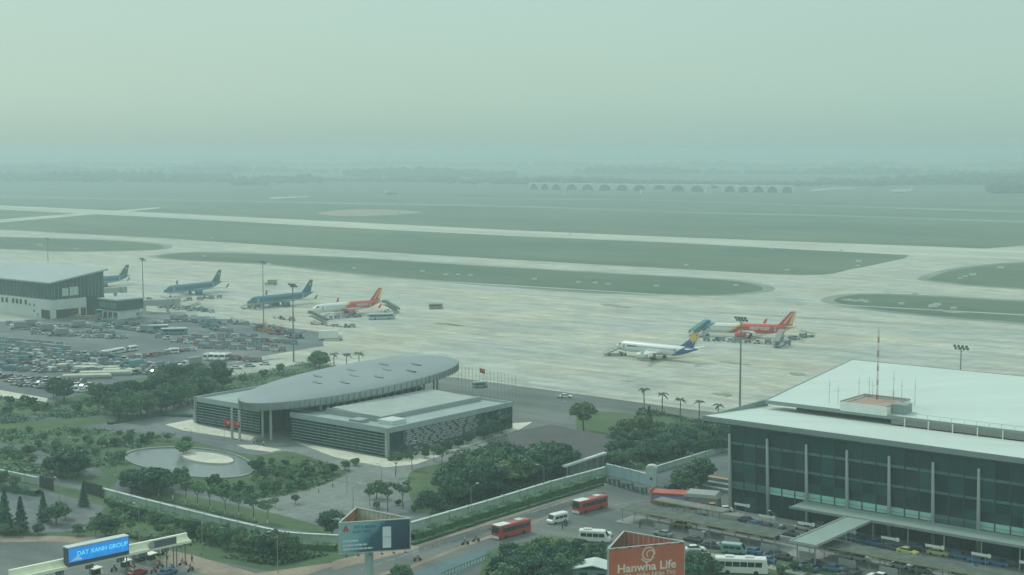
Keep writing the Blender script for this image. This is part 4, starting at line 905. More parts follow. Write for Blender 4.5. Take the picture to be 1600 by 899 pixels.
random.seed(11)
# on the road
V('redbus', 799, 837, 225, 'red bus with white front on the road, nearer the trees', 'red buses on the road')
V('redbus', 922, 798, 225, 'red bus with white front on the road, farther behind the white van', 'red buses on the road')
V('van', 871, 817, 222, 'white van driving between the two red buses')
V('minibus', 929, 847, -12, 'white minibus parked above the near trees')
V('car_white', 940, 838, 0, 'white car half hidden behind the parked white minibus')
V('tealvan', 1147, 865, -20, 'pale teal van with white roof behind the white coach')
V('coach', 1158, 896, -8, 'big white coach at the bottom edge of the picture')
V('taxi', 1066, 824, -28, 'yellow green taxi under the long shelter roof')
V('car_black', 1111, 857, -25, 'black car waiting above the teal van')
V('car_white', 1086, 862, 8, 'white car beside the orange billboard')
V('car_black', 1213, 870, -15, 'black car standing right of the white coach')
V('car_white', 1343, 876, -35, 'white car on the lanes below the covered way')
V('car_white', 1408, 888, -35, 'white car farther right, bound along the same lanes')
V('car_silver', 1438, 895, -35, 'silver car near the bottom right corner')
V('car_blue', 1303, 893, -20, 'blue car at the bottom edge left of the white car')
V('car_blue', 1520, 893, -39, 'blue car by the bottom right corner')
q = thing('corner_kiosk', 'low kiosk with orange red roof and dark blue awning by the terminal corner', 'kiosk', at(1046, 786), R(-16))
m = MB(); m.b2(-4.2, 4.2, -2, 2, 0, 2.6); m.build('wall', mat('kiosk orange', (.55, .14, .07), .7), q); m = MB(); m.b2(-4.4, 4.4, -2.2, 2.2, 2.602, 2.85); m.b2(-4.4, -4.2, -2.2, 2.2, 2.852, 3.4); m.build('roof', mat('kiosk roof red', (.50, .12, .08), .7, 0, .2), q)
m = MB(); m.hexa([(-3.6, -3.9, 1.7), (4.4, -3.9, 1.7), (4.4, -2.25, 2.3), (-3.6, -2.25, 2.3)], [(-3.6, -3.9, 1.8), (4.4, -3.9, 1.8), (4.4, -2.25, 2.4), (-3.6, -2.25, 2.4)]); m.build('awning', mat('navy awning', (.04, .05, .13), .8), q)
MK['stair_teal'] = mk_stair(OFFW, mat('teal canopy cover', (.03, .18, .22), .6)); CN['stair_teal'] = 'teal covered stairs'
V('stair_teal', 1093, 526, 35, 'teal covered stairs at the nose of the red and white airliner', scale=1.3)
V('van', 1087, 789, -30, 'white van beyond the long shelter roof')
V('car_black', 1052, 764, 20, 'black car under the trees at the gate road')
row(1090, 795, 1130, 800, ['car_red', 'tug_yellow', 'car_white'], 'beside the terminal corner pier', 10)
for i, (x, y, k) in enumerate(((1098, 813, 'car_blue'), (1168, 817, 'car_black'), (1182, 824, 'car_blue'), (1200, 828, 'car_black'), (1222, 833, 'car_black'), (1285, 826, 'car_grey'), (1320, 843, 'car_blue'), (1345, 848, 'car_blue'), (1368, 853, 'car_blue'),
                               (1392, 860, 'car_black'), (1290, 838, 'car_grey'), (1418, 866, 'taxi'), (1440, 862, 'car_black'), (1466, 868, 'taxi'), (1500, 873, 'car_blue'), (1528, 880, 'car_blue'), (1560, 884, 'car_blue'), (1585, 886, 'car_black'), (1235, 838, 'car_black'), (1256, 829, 'car_silver'))):
    V(k, x, y, UA+random.uniform(-6, 6), nthk(i, 20, cname(k))+' of the twenty in the drop off lanes', 'cars in the drop off lanes')
def lane(y, x0, x1, n, where, kinds=('car_black', 'car_grey', 'car_silver', 'car_blue', 'car_black', 'car_white', 'car_green', 'car_black', 'car_red')):
    ks = [random.choice(kinds) for _ in range(n)]
    for i, k in enumerate(ks):
        p = on_ter(x0+(x1-x0)*i/(n-1)+random.uniform(-1, 1), y+random.uniform(-.25, .25)); same = [j for j in range(n) if ks[j] == k]
        place(k, MK[k], p, R(UA+180+random.uniform(-3, 3)), (nthk(same.index(i), len(same), cname(k)) if len(same) > 1 else cname(k))+' '+where, 'cars '+where)
lane(-15.2, -2, 98, 15, 'in the lane between the two shelter lines')
lane(-28.8, 8, 96, 13, 'in the lane in front of the pale boards')
lane(-32.4, 36, 96, 8, 'in the outermost forecourt lane')
# aircraft handling
V('stair', 497, 507, 165, 'dark boarding stairs at the front door of the red and white airliner', scale=1.15)
V('stair', 611, 489, 150, 'dark boarding stairs at the rear door of the red and white airliner', scale=1.15)
V('apronbus', 596, 499, 15, 'grey apron bus waiting below the rear stairs')
V('stair_grey', 1217, 542, 65, 'grey covered stairs against the red airliner near its tail', scale=1.25)
V('catering', 517, 532, 12, 'white catering truck on the apron edge by the yard')
V('stair_open', 961, 556, 5, 'open stairs under the nose of the white airliner', scale=1.1)
row(1000, 560, 1020, 561, ['cart_none', 'tug_white'], 'under the white airliner wing', 0)
row(1150, 535, 1230, 540, ['cart_blue', 'cart_bags', 'tug_white', 'cart_blue', 'cart_white', 'cart_blue'], 'beneath the red airliner with teal nose', 0, 3)
row(1105, 533, 1140, 534, ['cart_teal', 'tug_green', 'cart_teal', 'cart_white'], 'by the teal nose', 5, 2)
row(1228, 533, 1262, 527, ['belt_white', 'cart_blue', 'tug_white', 'cart_blue', 'belt_teal'], 'behind the grey covered stairs', 25, 2)
row(515, 510, 552, 512, ['cart_none', 'cart_bags', 'cart_none', 'tug_green', 'cart_beige'], 'below the parked red and white airliner', 0, 2)
row(505, 500, 560, 495, ['belt_white', 'tug_white', 'cart_blue', 'cart_grey', 'belt_teal', 'car_grey'], 'alongside the parked red and white airliner', 30, 2)
row(385, 482, 430, 478, ['belt_white', 'cart_white', 'cart_grey', 'tug_white', 'belt_white', 'cart_white', 'cart_grey'], 'below the nose of the second teal airliner', 40, 3)
row(432, 497, 456, 502, ['cart_none', 'tug_green', 'cart_none', 'cart_red'], 'on the apron between two masts', 0, 2)
row(423, 446, 424, 446, ['truck_grey'], 'parked behind the second teal airliner', 0)
MK['lone'] = mk_box('minibus', 'minibus', 7.5, 2.6, 2.9, mat('dull brown paint', (.26, .24, .19), .6), mat('dull brown roof', (.30, .28, .23), .6), 4)
V('lone', 681, 483, 5, 'lone brown minibus crossing the empty apron')
V('car_white', 884, 622, 0, 'white vehicle on the service road beyond the flagpoles'); V('cart_none', 878, 622, 0, 'empty cart behind the white vehicle on the service road')
V('tealvan', 750, 606, 20, 'teal van parked by the flagpoles')
# equipment yard and parked vehicles left of centre
row(45, 489, 150, 500, ['fuel', 'tug_yellow', 'belt_yellow', 'fuel', 'tug_yellow', 'fuel', 'fuel', 'belt_yellow', 'cart_orange', 'tug_yellow', 'cart_orange', 'belt_yellow'], 'in front of the terminal wing', 10, 3)
row(168, 492, 200, 497, ['bluebus', 'bluebus', 'apronbus'], 'in front of the low service block', 15, 2)
row(150, 503, 235, 512, ['cart_teal', 'belt_teal', 'cart_teal', 'cart_teal', 'stair_open', 'belt_teal', 'cart_teal', 'belt_teal', 'stair_open', 'cart_teal'], 'in the yard row below the apron buses', 20, 3)
row(165, 512, 250, 523, ['cart_teal', 'tug_white', 'cart_teal', 'belt_teal', 'cart_grey', 'car_grey', 'cart_teal', 'truck_grey', 'cart_teal', 'car_black', 'cart_grey'], 'in the yard row above the open asphalt', -20, 3)
row(243, 518, 272, 523, ['bluebus', 'bluebus'], 'in the middle of the yard', 12, 0)
row(258, 480, 330, 488, ['stair_open', 'belt_teal', 'cart_teal', 'stair_open', 'belt_white', 'cart_teal', 'belt_teal', 'stair_open', 'cart_teal', 'car_blue', 'belt_teal', 'cart_white'], 'below the nose of the farther teal airliner', 40, 3)
row(262, 472, 345, 466, ['belt_teal', 'cart_teal', 'belt_white', 'cart_teal', 'cart_grey', 'belt_teal', 'cart_blue', 'cart_grey'], 'under the wing of the farther teal airliner', 30, 3)
row(232, 470, 250, 478, ['cart_red', 'belt_white', 'truck_grey'], 'beside the mast by the service block', 10, 2)
row(277, 500, 350, 511, ['truck_blue', 'truck_grey', 'stair_open', 'cart_teal', 'belt_teal', 'belt_teal', 'truck_blue', 'belt_teal', 'cart_teal'], 'along the far edge of the yard', 15, 2)
row(318, 510, 358, 520, ['cart_teal', 'belt_teal', 'cart_teal', 'belt_teal', 'stair_open', 'cart_white', 'cart_blue'], 'just inside the far edge of the yard', 10, 2)
for r in range(4):
    ks = [random.choice(['cart_grey', 'cart_none', 'cart_teal', 'cart_bags', 'cart_beige', 'cart_blue', 'tug_white', 'cart_red']) for _ in range(11)]
    row(290+r*8, 527+r*6, 400+r*14, 528+r*7, ks, 'in the %s yard cart line' % ['farthest', 'second', 'third', 'nearest'][r], 12, 2.5)
row(402, 515, 468, 530, ['belt_red', 'belt_teal', 'belt_red', 'belt_yellow', 'cart_red', 'belt_red', 'tug_green', 'belt_red', 'cart_blue', 'belt_white', 'belt_red', 'belt_teal', 'cart_blue'], 'in the crowded loader park below the slender mast', 40, 4)
row(400, 534, 460, 538, ['cart_grey', 'cart_blue', 'tug_red', 'cart_beige', 'cart_grey', 'cart_teal', 'cart_blue'], 'in the row under the loader park', 10, 2)
row(326, 562, 352, 563, ['minibus', 'minibus', 'minibus', 'minibus'], 'in the short row above the tree tops', 70, 1)
row(360, 562, 404, 566, ['cart_red', 'cart_red', 'tug_red', 'cart_red', 'cart_grey', 'cart_red'], 'right of the short minibus row', 0, 1.5)
row(372, 577, 412, 570, ['car_white', 'car_silver', 'car_white'], 'at the edge of the grass bank', 10, 3)
row(165, 556, 205, 549, ['van', 'van', 'van', 'car_grey', 'van'], 'in the middle rows of the yard', 60, 1)
row(205, 562, 300, 548, ['cart_red', 'cart_white', 'cart_red', 'tug_red', 'cart_red', 'cart_bags', 'cart_white', 'van', 'car_red', 'car_grey', 'car_white'], 'in the slanting row of dull red carts', 15, 2)
rr = ['farthest back', 'second from the back', 'third from the back', 'fourth from the back', 'fifth from the back', 'sixth from the back', 'nearest']
for r in range(3):
    row(12+r*20, 508+r*7, 150+r*22, 514+r*8, [random.choice(['cart_grey', 'cart_teal', 'cart_none', 'car_grey', 'truck_grey', 'cart_white', 'belt_teal', 'car_silver', 'tug_white']) for _ in range(13)], 'in the %s row below the yellow vehicles' % ['farthest', 'middle', 'nearest'][r], random.choice([-15, 30]), 4)
row(250, 528, 330, 545, ['cart_grey', 'tug_white', 'cart_none', 'cart_red', 'car_white', 'cart_bags', 'cart_grey', 'car_grey'], 'in the loose group right of the open asphalt', 20, 5)
row(210, 508, 300, 502, ['belt_teal', 'cart_teal', 'stair_open', 'car_white', 'cart_grey', 'belt_white', 'cart_teal', 'tug_white'], 'in the row along the yard edge by the mast', 10, 3)
row(360, 505, 455, 520, ['cart_teal', 'belt_teal', 'cart_grey', 'cart_none', 'cart_blue', 'tug_white', 'belt_white', 'cart_red', 'cart_grey'], 'along the yard edge facing the teal airliner', 15, 2)
for r in range(3):
    row(0, 533+r*5.5, 100+r*4, 541+r*6, [random.choice(['cart_grey', 'cart_teal', 'cart_none', 'cart_grey']) for _ in range(16)], 'in the %s long cart train' % ['farthest', 'middle', 'nearest'][r], -10, 1)
for r in range(6):
    n = 24
    ks = [random.choice(['cart_teal', 'cart_teal', 'cart_grey', 'cart_none', 'car_grey', 'cart_white', 'car_silver', 'belt_teal', 'cart_blue', 'car_black', 'tug_white', 'cart_bags', 'car_grey']) for _ in range(n)]
    row(-6, 550+r*6, 170+r*22, 557+r*5.6, ks, 'in the %s row of the yard block' % ['farthest', 'second', 'third', 'fourth', 'fifth', 'nearest'][r], random.choice([-20, 30, 60]), 3.5)
row(205, 575, 300, 571, ['car_silver', 'truck_blue', 'cart_white', 'car_white', 'cart_teal', 'car_silver', 'car_grey', 'car_white', 'truck_grey'], 'behind the dark tree belt', 50, 3)
for r in range(3):
    row(0+r*12, 590+r*6, 128+r*10, 599+r*7, [random.choice(['car_black', 'car_grey', 'car_silver', 'car_black', 'tug_white', 'car_blue']) for _ in range(18)], 'in the %s row of the staff car park' % ['farthest', 'middle', 'nearest'][r], random.choice([50, 60]), 3)
row(100, 612, 128, 613, ['van', 'van', 'car_white'], 'at the end of the staff car park', 20, 1)
SH = mat('pale tarpaulin', (.52, .54, .42), .9, 0, .2, .4)
for i, (x, y, L_, a) in enumerate(((120, 575, 16, 5), (150, 579, 18, 0), (165, 587, 20, 8), (135, 592, 18, 10), (190, 583, 15, 4))):
    q = thing('tarpaulin_shed', 'long low pale covered stack in the yard, %s of five' % nth(i, 5), 'covered stack', at(x, y), R(a), 'pale covered stacks in the yard')
    m = MB(); m.side([(-L_/2, 1.0), (-L_/2+.6, 1.7), (L_/2-.6, 1.7), (L_/2, 1.0), (L_/2, .9), (-L_/2, .9)], -2.2, 2.2); m.build('cover', SH, q)
    m = MB(); m.b2(-L_/2+.3, L_/2-.3, -2, 2, 0, .9); m.build('stack', GREYP, q)

# ------------------------------------------------------------------ walls, hedges, gates
def wall(px, h, w_, label, mt=WALLC, cope=True, name='boundary_wall', pitch=6.0, pier=True):
    P = [at(*p) for p in px]; t_ = thing(name, label, 'wall', P[0])
    for i in range(len(P)-1):
        a, b_ = P[i]-P[0], P[i+1]-P[0]; d = b_-a; n = max(1, round(d.length/pitch)); rz = math.atan2(d.y, d.x)
        for k in range(n):
            c = a+d*(k+.5)/n; q = MB(); q.b2(-d.length/n/2+.16, d.length/n/2-.16, -w_/2, w_/2, 0, h); q.build('panel', mt, t_, loc=(c.x, c.y, 0), rz=rz)
            if cope: q = MB(); q.b2(-d.length/n/2+.165, d.length/n/2-.165, -w_, w_, h+.003, h+.16); q.build('coping', mat('pale coping', (.50, .60, .54), .85, 0, .15, .5), t_, loc=(c.x, c.y, 0), rz=rz)
        for k in range(n+(1 if i == len(P)-2 else 0)):
            c = a+d*k/n; q = MB(); q.b2(-.155, .155, -w_*1.02, w_*1.02, 0, h+.28); q.build('pier', mt, t_, loc=(c.x, c.y, 0), rz=rz)
    return t_
wall([(-60, 732), (0, 746), (60, 759)], 2.0, .35, 'pale boundary wall left of the dark gate panels', cope=True)
wall([(162, 777), (230, 795), (320, 818), (400, 837), (440, 846), (470, 849), (530, 852)], 2.1, .45, 'pale boundary wall curving below the pond to the fridge billboard')
wall([(640, 832), (760, 797), (860, 766), (944, 743)], 2.1, .45, 'pale boundary wall running up from the fridge billboard to the gate')
wall([(948, 742), (985, 751), (1010, 758)], 2.8, .3, 'light blue panel wall beside the gate pillar', mat('light blue panels', (.38, .52, .54), .7, 0, .1, .5), name='panel_wall', pitch=3)
wall([(1024, 739), (1080, 722), (1143, 702)], 1.6, .3, 'low pale wall behind the gate road', pitch=7)
q = thing('gate_pillar', 'pale round topped gate pillar at the end of the blue wall', 'gate pillar', at(1018, 760), R(-15))
m = MB(); m.b2(-1.3, 1.3, -.8, .8, 0, 4.6); m.build('shaft', mat('pale blue render', (.45, .56, .54), .8), q)
m = MB(); m.side([(-1.5, 4.6), (1.5, 4.6), (1.35, 5.1), (.9, 5.45), (0, 5.6), (-.9, 5.45), (-1.35, 5.1)], -.95, .95); m.build('cap', OFFW, q); m = MB(); m.b2(-.3, .3, -.86, -.8, 1.8, 2.4); m.build('plaque', DGREY, q)
for i, (a, b_, lb) in enumerate((((62, 762), (84, 768), 'dark slatted gate panel at the left end of the wall'), ((130, 770), (160, 779), 'dark slatted gate panel beside the small conifer'))):
    A_, B_ = at(*a), at(*b_); d = B_-A_; q = thing('gate', lb, 'gate', A_, math.atan2(d.y, d.x), 'dark slatted gates in the boundary wall')
    n = 9; w_ = d.length/n; s_ = MB(); s_.b2(.04, w_-.06, -.06, .06, .15, 3.1); sm = s_.mesh('slat', DGREY)
    for k in range(n): obj('slat', sm, q, (k*w_, 0, 0))
    m = MB(); m.b2(0, d.length, .07, .15, .1, .3); m.b2(0, d.length, .07, .15, 2.9, 3.15); m.build('frame', DARK, q)
# leaf builders
def quads(C, N, S, rnd):
    "leaf quads at centres C with normals N and half sizes S"
    n = len(C); a = rnd.normal(size=(n, 3)); u = np.cross(N, a); u /= np.linalg.norm(u, axis=1)[:, None]+1e-9; v = np.cross(N, u); v /= np.linalg.norm(v, axis=1)[:, None]+1e-9
    S = S[:, None]; asp = rnd.uniform(.55, 1, (n, 1))
    return np.stack([C-u*S-v*S*asp, C+u*S-v*S*asp*.6, C+u*S*.8+v*S*asp, C-u*S*.7+v*S*asp], 1).reshape(-1, 3)
def qmesh(name, V_, m_):
    me = bpy.data.meshes.new(name); n = len(V_)//4
    me.vertices.add(n*4); me.vertices.foreach_set('co', V_.astype(np.float32).ravel())
    me.loops.add(n*4); me.loops.foreach_set('vertex_index', np.arange(n*4, dtype=np.int32)); me.polygons.add(n); me.polygons.foreach_set('loop_start', np.arange(0, n*4, 4, dtype=np.int32)); me.materials.append(m_); me.update(calc_edges=True); return me
def crown_mesh(seed, rx, rz_, zc, nb, nq, leaf, m_, sub=1.0, hollow=.55):
    rnd = np.random.default_rng(seed); out_ = []
    for k in range(nb):
        d = rnd.normal(size=3); d /= np.linalg.norm(d); d[2] = d[2]*.8+.12
        r = rnd.uniform(hollow, 1)**.6; c = np.array([d[0]*rx*r*.78, d[1]*rx*r*.78, d[2]*rz_*r*.8+zc]); R0 = rnd.uniform(.28, .48)*rx*sub
        q = nq//nb; p = rnd.normal(size=(q, 3)); p /= np.linalg.norm(p, axis=1)[:, None]; p[:, 2] = np.where(p[:, 2] < -.2, p[:, 2]*.4, p[:, 2])
        rr = rnd.uniform(.65, 1.05, (q, 1))*R0; C = c+p*rr*np.array([1, 1, .72]); N = p+rnd.normal(size=(q, 3))*.55; N /= np.linalg.norm(N, axis=1)[:, None]
        out_.append(quads(C, N, rnd.uniform(.6, 1.25, q)*leaf, rnd))
    return qmesh('crown', np.concatenate(out_), m_)
def trunk_mesh(seed, h, r, spread, mt=BARK, lean=.2):
    rnd = random.Random(seed); m = MB(); top = (rnd.uniform(-lean, lean), rnd.uniform(-lean, lean), h); m.tube((0, 0, 0), top, r, r*.65, n=7)
    for k in range(5):
        a = rnd.uniform(0, 6.28); e_ = (top[0]+math.cos(a)*spread, top[1]+math.sin(a)*spread, h+rnd.uniform(.8, 2.0)); m.tube((top[0], top[1], h-.3), e_, r*.5, r*.15, n=5)
    return m.mesh('trunk', mt, smooth=True)
CR = {}
for i in range(4): CR['dense', i] = crown_mesh(10+i, 3.9, 3.8, 4.1, 30, 3300, .27, LEAF_D)
for i in range(3): CR['mid', i] = crown_mesh(20+i, 3.6, 3.4, 4.4, 26, 2700, .25, LEAF_M)
for i in range(3): CR['olive', i] = crown_mesh(30+i, 3.6, 2.8, 4.8, 20, 1700, .26, LEAF_O)
for i in range(3): CR['sparse', i] = crown_mesh(40+i, 3.0, 2.1, 5.6, 16, 620, .22, LEAF_M, .8, .4)
for i in range(3): CR['shrub', i] = crown_mesh(50+i, 3.6, 3.0, 3.1, 16, 1300, .34, LEAF_M)
for i in range(2): CR['shrubd', i] = crown_mesh(60+i, 3.4, 3.3, 3.2, 16, 1300, .34, LEAF_D)
TRK = {k: trunk_mesh(i, 3.0, .22, 1.5) for i, k in enumerate(['dense', 'mid', 'olive'])}; TRK['sparse'] = trunk_mesh(8, 3.8, .13, 1.4); TRK['shrub'] = trunk_mesh(9, 1.2, .2, .8); TRK['shrubd'] = TRK['shrub']
q = MB(); q.tube((0, 0, 0), (0, 0, 1.3), .165, .155, n=8); LIMEB = q.mesh('whitewash', LIME)
def tree(kind, px, py, h, label, group=None, lime=False):
    p = at(px, py); ks = [k for k in CR if k[0] == kind]; kk = random.choice(ks)
    nm = 'shrub' if 'bush' in label or kind.startswith('shrub') else 'tree'
    hh = {'dense': 8.0, 'mid': 8.0, 'olive': 8.0, 'sparse': 8.0, 'shrub': 6.2, 'shrubd': 6.6}[kind]; s_ = h/hh
    t_ = thing('shrub' if nm == 'shrub' else 'broadleaf_tree', label, nm, p, random.uniform(0, 6.28), group, (s_*random.uniform(.9, 1.12), s_*random.uniform(.9, 1.12), s_))
    obj('crown', CR[kk], t_); tr = obj('trunk', TRK[kind], t_)
    if lime: obj('whitewash', LIMEB, tr)
    return t_
def trees(kinds, pts, desc, where, group, lime=False):
    pts = sorted(pts); n = len(pts)
    for i, (x, y, h) in enumerate(pts):
        k = kinds[i % len(kinds)]
        tree(k, x, y, h, '%s %s' % (nthk(i, n, desc), where) if n > 1 else desc+' '+where, group, lime)
random.seed(21)
T = []
for i, x in enumerate((712, 738, 764, 790, 816, 840, 864, 882)): T.append((x, 803-(x-700)*.285-9, random.uniform(8, 9.5)))
for i, x in enumerate((704, 724, 751, 777, 803, 828, 852, 874)): T.append((x, 792-(x-700)*.285-9, random.uniform(7.5, 9)))
for i, x in enumerate((716, 742, 768, 794, 820, 846, 868)): T.append((x, 780-(x-700)*.285-8, random.uniform(8.3, 9.3) if x < 800 else random.uniform(6.6, 7.4)))
for i, x in enumerate((722, 744, 766)): T.append((x, 760-(x-700)*.25-6, random.uniform(7, 8)))
trees(['dense', 'mid', 'dense', 'olive', 'dense'], T, 'big round tree', 'in the grove behind the hedge', 'big round trees behind the hedge')
T = [(958+i*15.5, 731-i*2.2, random.uniform(4.6, 6.0)) for i in range(12)]+[(955+i*15, 722-i*1.9, random.uniform(5.2, 6.8)) for i in range(13)]+[(962+i*17, 708-i*1.6, random.uniform(5.5, 7)) for i in range(11)]+[(1000+i*22, 696-i*1.2, random.uniform(4, 5.5)) for i in range(7)]
trees(['dense', 'mid', 'dense'], T, 'dense dark tree', 'in the belt beside the terminal front', 'dense tree belt beside the terminal')
trees(['olive'], [(912, 674, 10), (980, 690, 7.5), (1003, 684, 7), (965, 694, 6), (1030, 680, 4.5), (1055, 684, 4.5)], 'loose olive tree', 'beyond the dark pavilion roof', 'olive trees beyond the pavilion')
T = [(x, y, random.uniform(7, 9.5)) for x, y in ((186, 656), (208, 658), (230, 653), (252, 647), (272, 640), (294, 634), (316, 628), (178, 648), (198, 650), (220, 648), (240, 642), (260, 640), (282, 634), (305, 628), (328, 620), (348, 610), (168, 636), (190, 634), (212, 630), (236, 628), (258, 622), (280, 616), (302, 610), (324, 604), (246, 612), (268, 606), (290, 600), (312, 596), (150, 628), (340, 596), (100, 628), (84, 622))]
trees(['dense', 'dense', 'mid'], T, 'dark tree', 'in the belt between the yard and the glazed terminal', 'dark tree belt below the yard')
T = [(x, y, random.uniform(2.5, 4)) for x, y in ((120, 645), (140, 640), (70, 640), (50, 636), (30, 640), (12, 648), (38, 630), (15, 632), (55, 648), (438, 583), (412, 590), (380, 600))]
trees(['shrub', 'shrubd', 'mid'], T, 'low bush', 'on the rough grass below the yard', 'bushes below the yard')
trees(['mid'], [(499, 580, 8.5), (492, 574, 6)], 'upright leafy tree', 'at the end of the grass bank by the palms', 'leafy trees by the palm row')
trees(['dense', 'shrubd', 'dense'], [(86, 745, 6.5), (104, 748, 8), (122, 744, 7), (110, 736, 6.5), (95, 736, 6)], 'large dark tree', 'left of the pond by the wall', 'dark trees left of the pond')
trees(['dense'], [(206, 770, 6), (222, 774, 7), (238, 777, 7.5), (252, 772, 6.5), (228, 764, 6), (246, 764, 6), (212, 762, 5)], 'dark spreading tree', 'in the clump below the pond', 'dark trees below the pond')
trees(['sparse'], [(248, 776, 5), (270, 781, 7.2), (290, 787, 7.5), (309, 792, 6.6), (329, 798, 7), (352, 803, 7), (373, 808, 6.6), (397, 815, 7.4), (418, 819, 6.4), (150, 726, 5), (180, 745, 5)], 'slender tree with whitewashed trunk foot', 'along the verge inside the wall', 'slender whitewashed trees inside the wall', True)
trees(['mid', 'dense'], [(284, 762, 5.6), (334, 767, 4.6)], 'rounded tree', 'at the near edge of the pond', 'rounded trees at the pond edge')
trees(['shrub', 'shrubd', 'shrub'], [(287, 711, 4.2), (402, 738, 4.6)], 'round bushy tree', 'at the pond rim', 'round bushes at the pond rim')
T = [(235, 686, 2.6), (262, 690, 2.8), (292, 694, 2.6), (170, 722, 3), (186, 724, 4), (140, 700, 3), (160, 700, 2.6), (180, 698, 3), (200, 694, 3.4), (215, 700, 3), (225, 694, 3), (150, 712, 2.5), (246, 690, 2.2), (205, 682, 2.4), (188, 684, 2.4), (135, 690, 2.2), (118, 700, 3), (100, 712, 3.4), (88, 704, 3), (72, 716, 3), (60, 700, 2.6), (44, 712, 3.4), (28, 722, 3.4), (12, 714, 3.4), (34, 700, 2.6), (16, 694, 2.6), (52, 728, 3), (76, 732, 3), (130, 716, 3), (68, 688, 2.4), (92, 686, 2.4), (118, 680, 2.4), (22, 680, 2.2), (46, 676, 2.2)]
trees(['shrub', 'olive', 'mid', 'shrub', 'sparse', 'shrubd'], T, 'garden bush', 'in the planted beds left of the pond', 'bushes left of the pond')
T = [(424, 728, 2.4), (446, 731, 2.4), (414, 748, 3), (432, 752, 3.4), (455, 748, 3.2), (474, 752, 3), (492, 756, 3.6), (506, 746, 3.6), (520, 742, 3.4), (430, 770, 3.2), (452, 770, 3), (470, 764, 3.2), (412, 766, 3), (398, 762, 3), (430, 795, 3), (462, 788, 2.6), (388, 775, 2.6), (368, 776, 3.2), (350, 772, 3.0), (375, 764, 2.4), (440, 740, 2.6), (400, 752, 2.6), (484, 742, 3), (540, 736, 3), (555, 728, 2.4), (478, 732, 1.8), (500, 728, 1.6), (462, 736, 2)]
trees(['shrub', 'shrubd', 'mid', 'shrub', 'sparse', 'olive'], T, 'garden bush', 'in the planted beds right of the pond', 'bushes right of the pond')
trees(['sparse', 'mid', 'sparse'], [(578, 792, 5.4), (606, 800, 7.8), (630, 796, 7.6), (588, 780, 5)], 'thin leafy tree', 'on the plaza behind the fridge billboard', 'thin trees on the plaza')
trees(['dense'], [(675, 803, 6.2)], 'compact dark tree', 'on the plaza beside the wall', 'plaza trees'); trees(['dense'], [(519, 838, 6)], 'round dark clipped tree', 'left of the fridge billboard', 'plaza trees')
trees(['sparse'], [(618, 745, 7.5), (644, 735, 6), (690, 732, 6.5), (678, 722, 5.4)], 'sparse tree', 'before the patterned terminal end wall', 'sparse trees at the patterned wall')
trees(['shrubd'], [(634, 716, 4.2), (700, 706, 3.6), (716, 700, 3.4), (732, 694, 4), (664, 716, 3), (682, 710, 3)], 'dark shrub', 'at the foot of the patterned wall', 'shrubs at the patterned wall')
trees(['dense'], [(768, 684, 6.2), (784, 678, 6.6), (756, 688, 5)], 'dark tree', 'against the far glazed end of the guest terminal', 'dark trees at the glazed end')
trees(['shrub', 'shrubd'], [(588, 795, 1.8), (648, 800, 1.8), (660, 792, 2), (622, 790, 1.6), (700, 758, 2.4), (694, 772, 2.6)], 'small clipped bush', 'on the plaza behind the billboard', 'plaza bushes')
T = [(88, 820, 5.6), (102, 812, 4), (150, 842, 4.6), (165, 838, 5), (182, 834, 4.4), (20, 768, 4.6), (4, 762, 4.6), (40, 780, 3), (175, 800, 3), (185, 812, 2.4), (205, 838, 4), (122, 838, 3), (60, 836, 2.8), (28, 838, 2.6), (8, 838, 3), (215, 812, 3), (240, 818, 3.4), (262, 826, 3.2), (250, 838, 3)]
trees(['dense', 'mid', 'olive', 'mid', 'sparse'], T, 'garden tree', 'on the lawn above the gantry', 'garden trees above the gantry')
T = [(300, 838, 4), (318, 846, 4), (338, 850, 4.6), (356, 858, 4.6), (376, 864, 4.8), (396, 868, 5), (414, 872, 5), (434, 874, 6), (452, 870, 5.4), (330, 836, 3.4), (352, 840, 3.6), (374, 846, 3.6), (398, 852, 3.8), (424, 856, 4.4), (468, 872, 3.4)]
trees(['dense', 'mid', 'olive', 'mid', 'sparse'], T, 'leafy tree', 'in the wedge of lawn right of the gantry', 'trees right of the gantry')
T = [(800, 888, 5.6), (826, 892, 6), (854, 897, 6), (884, 894, 5.4), (780, 905, 5), (812, 910, 6), (842, 915, 6.4), (872, 910, 6), (902, 905, 5), (850, 866, 3.2), (878, 868, 3.6), (905, 866, 3.4), (928, 872, 3.4), (832, 874, 4), (915, 886, 3.6), (940, 864, 2.4), (792, 926, 6), (860, 930, 6)]
trees(['dense', 'mid', 'dense'], T, 'dense roadside tree', 'at the bottom edge below the red bus', 'dense roadside trees at the bottom')
trees(['mid'], [(628, 915, 4.6), (616, 925, 4)], 'small treetop', 'at the bottom edge below the fridge billboard', 'treetops at the bottom edge')
trees(['mid', 'dense'], [(1070, 775, 7.6), (1096, 760, 8), (1084, 768, 7)], 'leafy tree', 'beside the terminal corner and gate road', 'trees by the terminal corner')
trees(['shrubd', 'shrub'], [(1082, 895, 4), (1098, 890, 3.6), (1112, 900, 4), (1085, 880, 2.8), (1240, 892, 2), (1262, 898, 2.2), (1222, 898, 2.4), (1085, 912, 4.6)], 'low dark shrub', 'around the white coach', 'shrubs round the white coach')
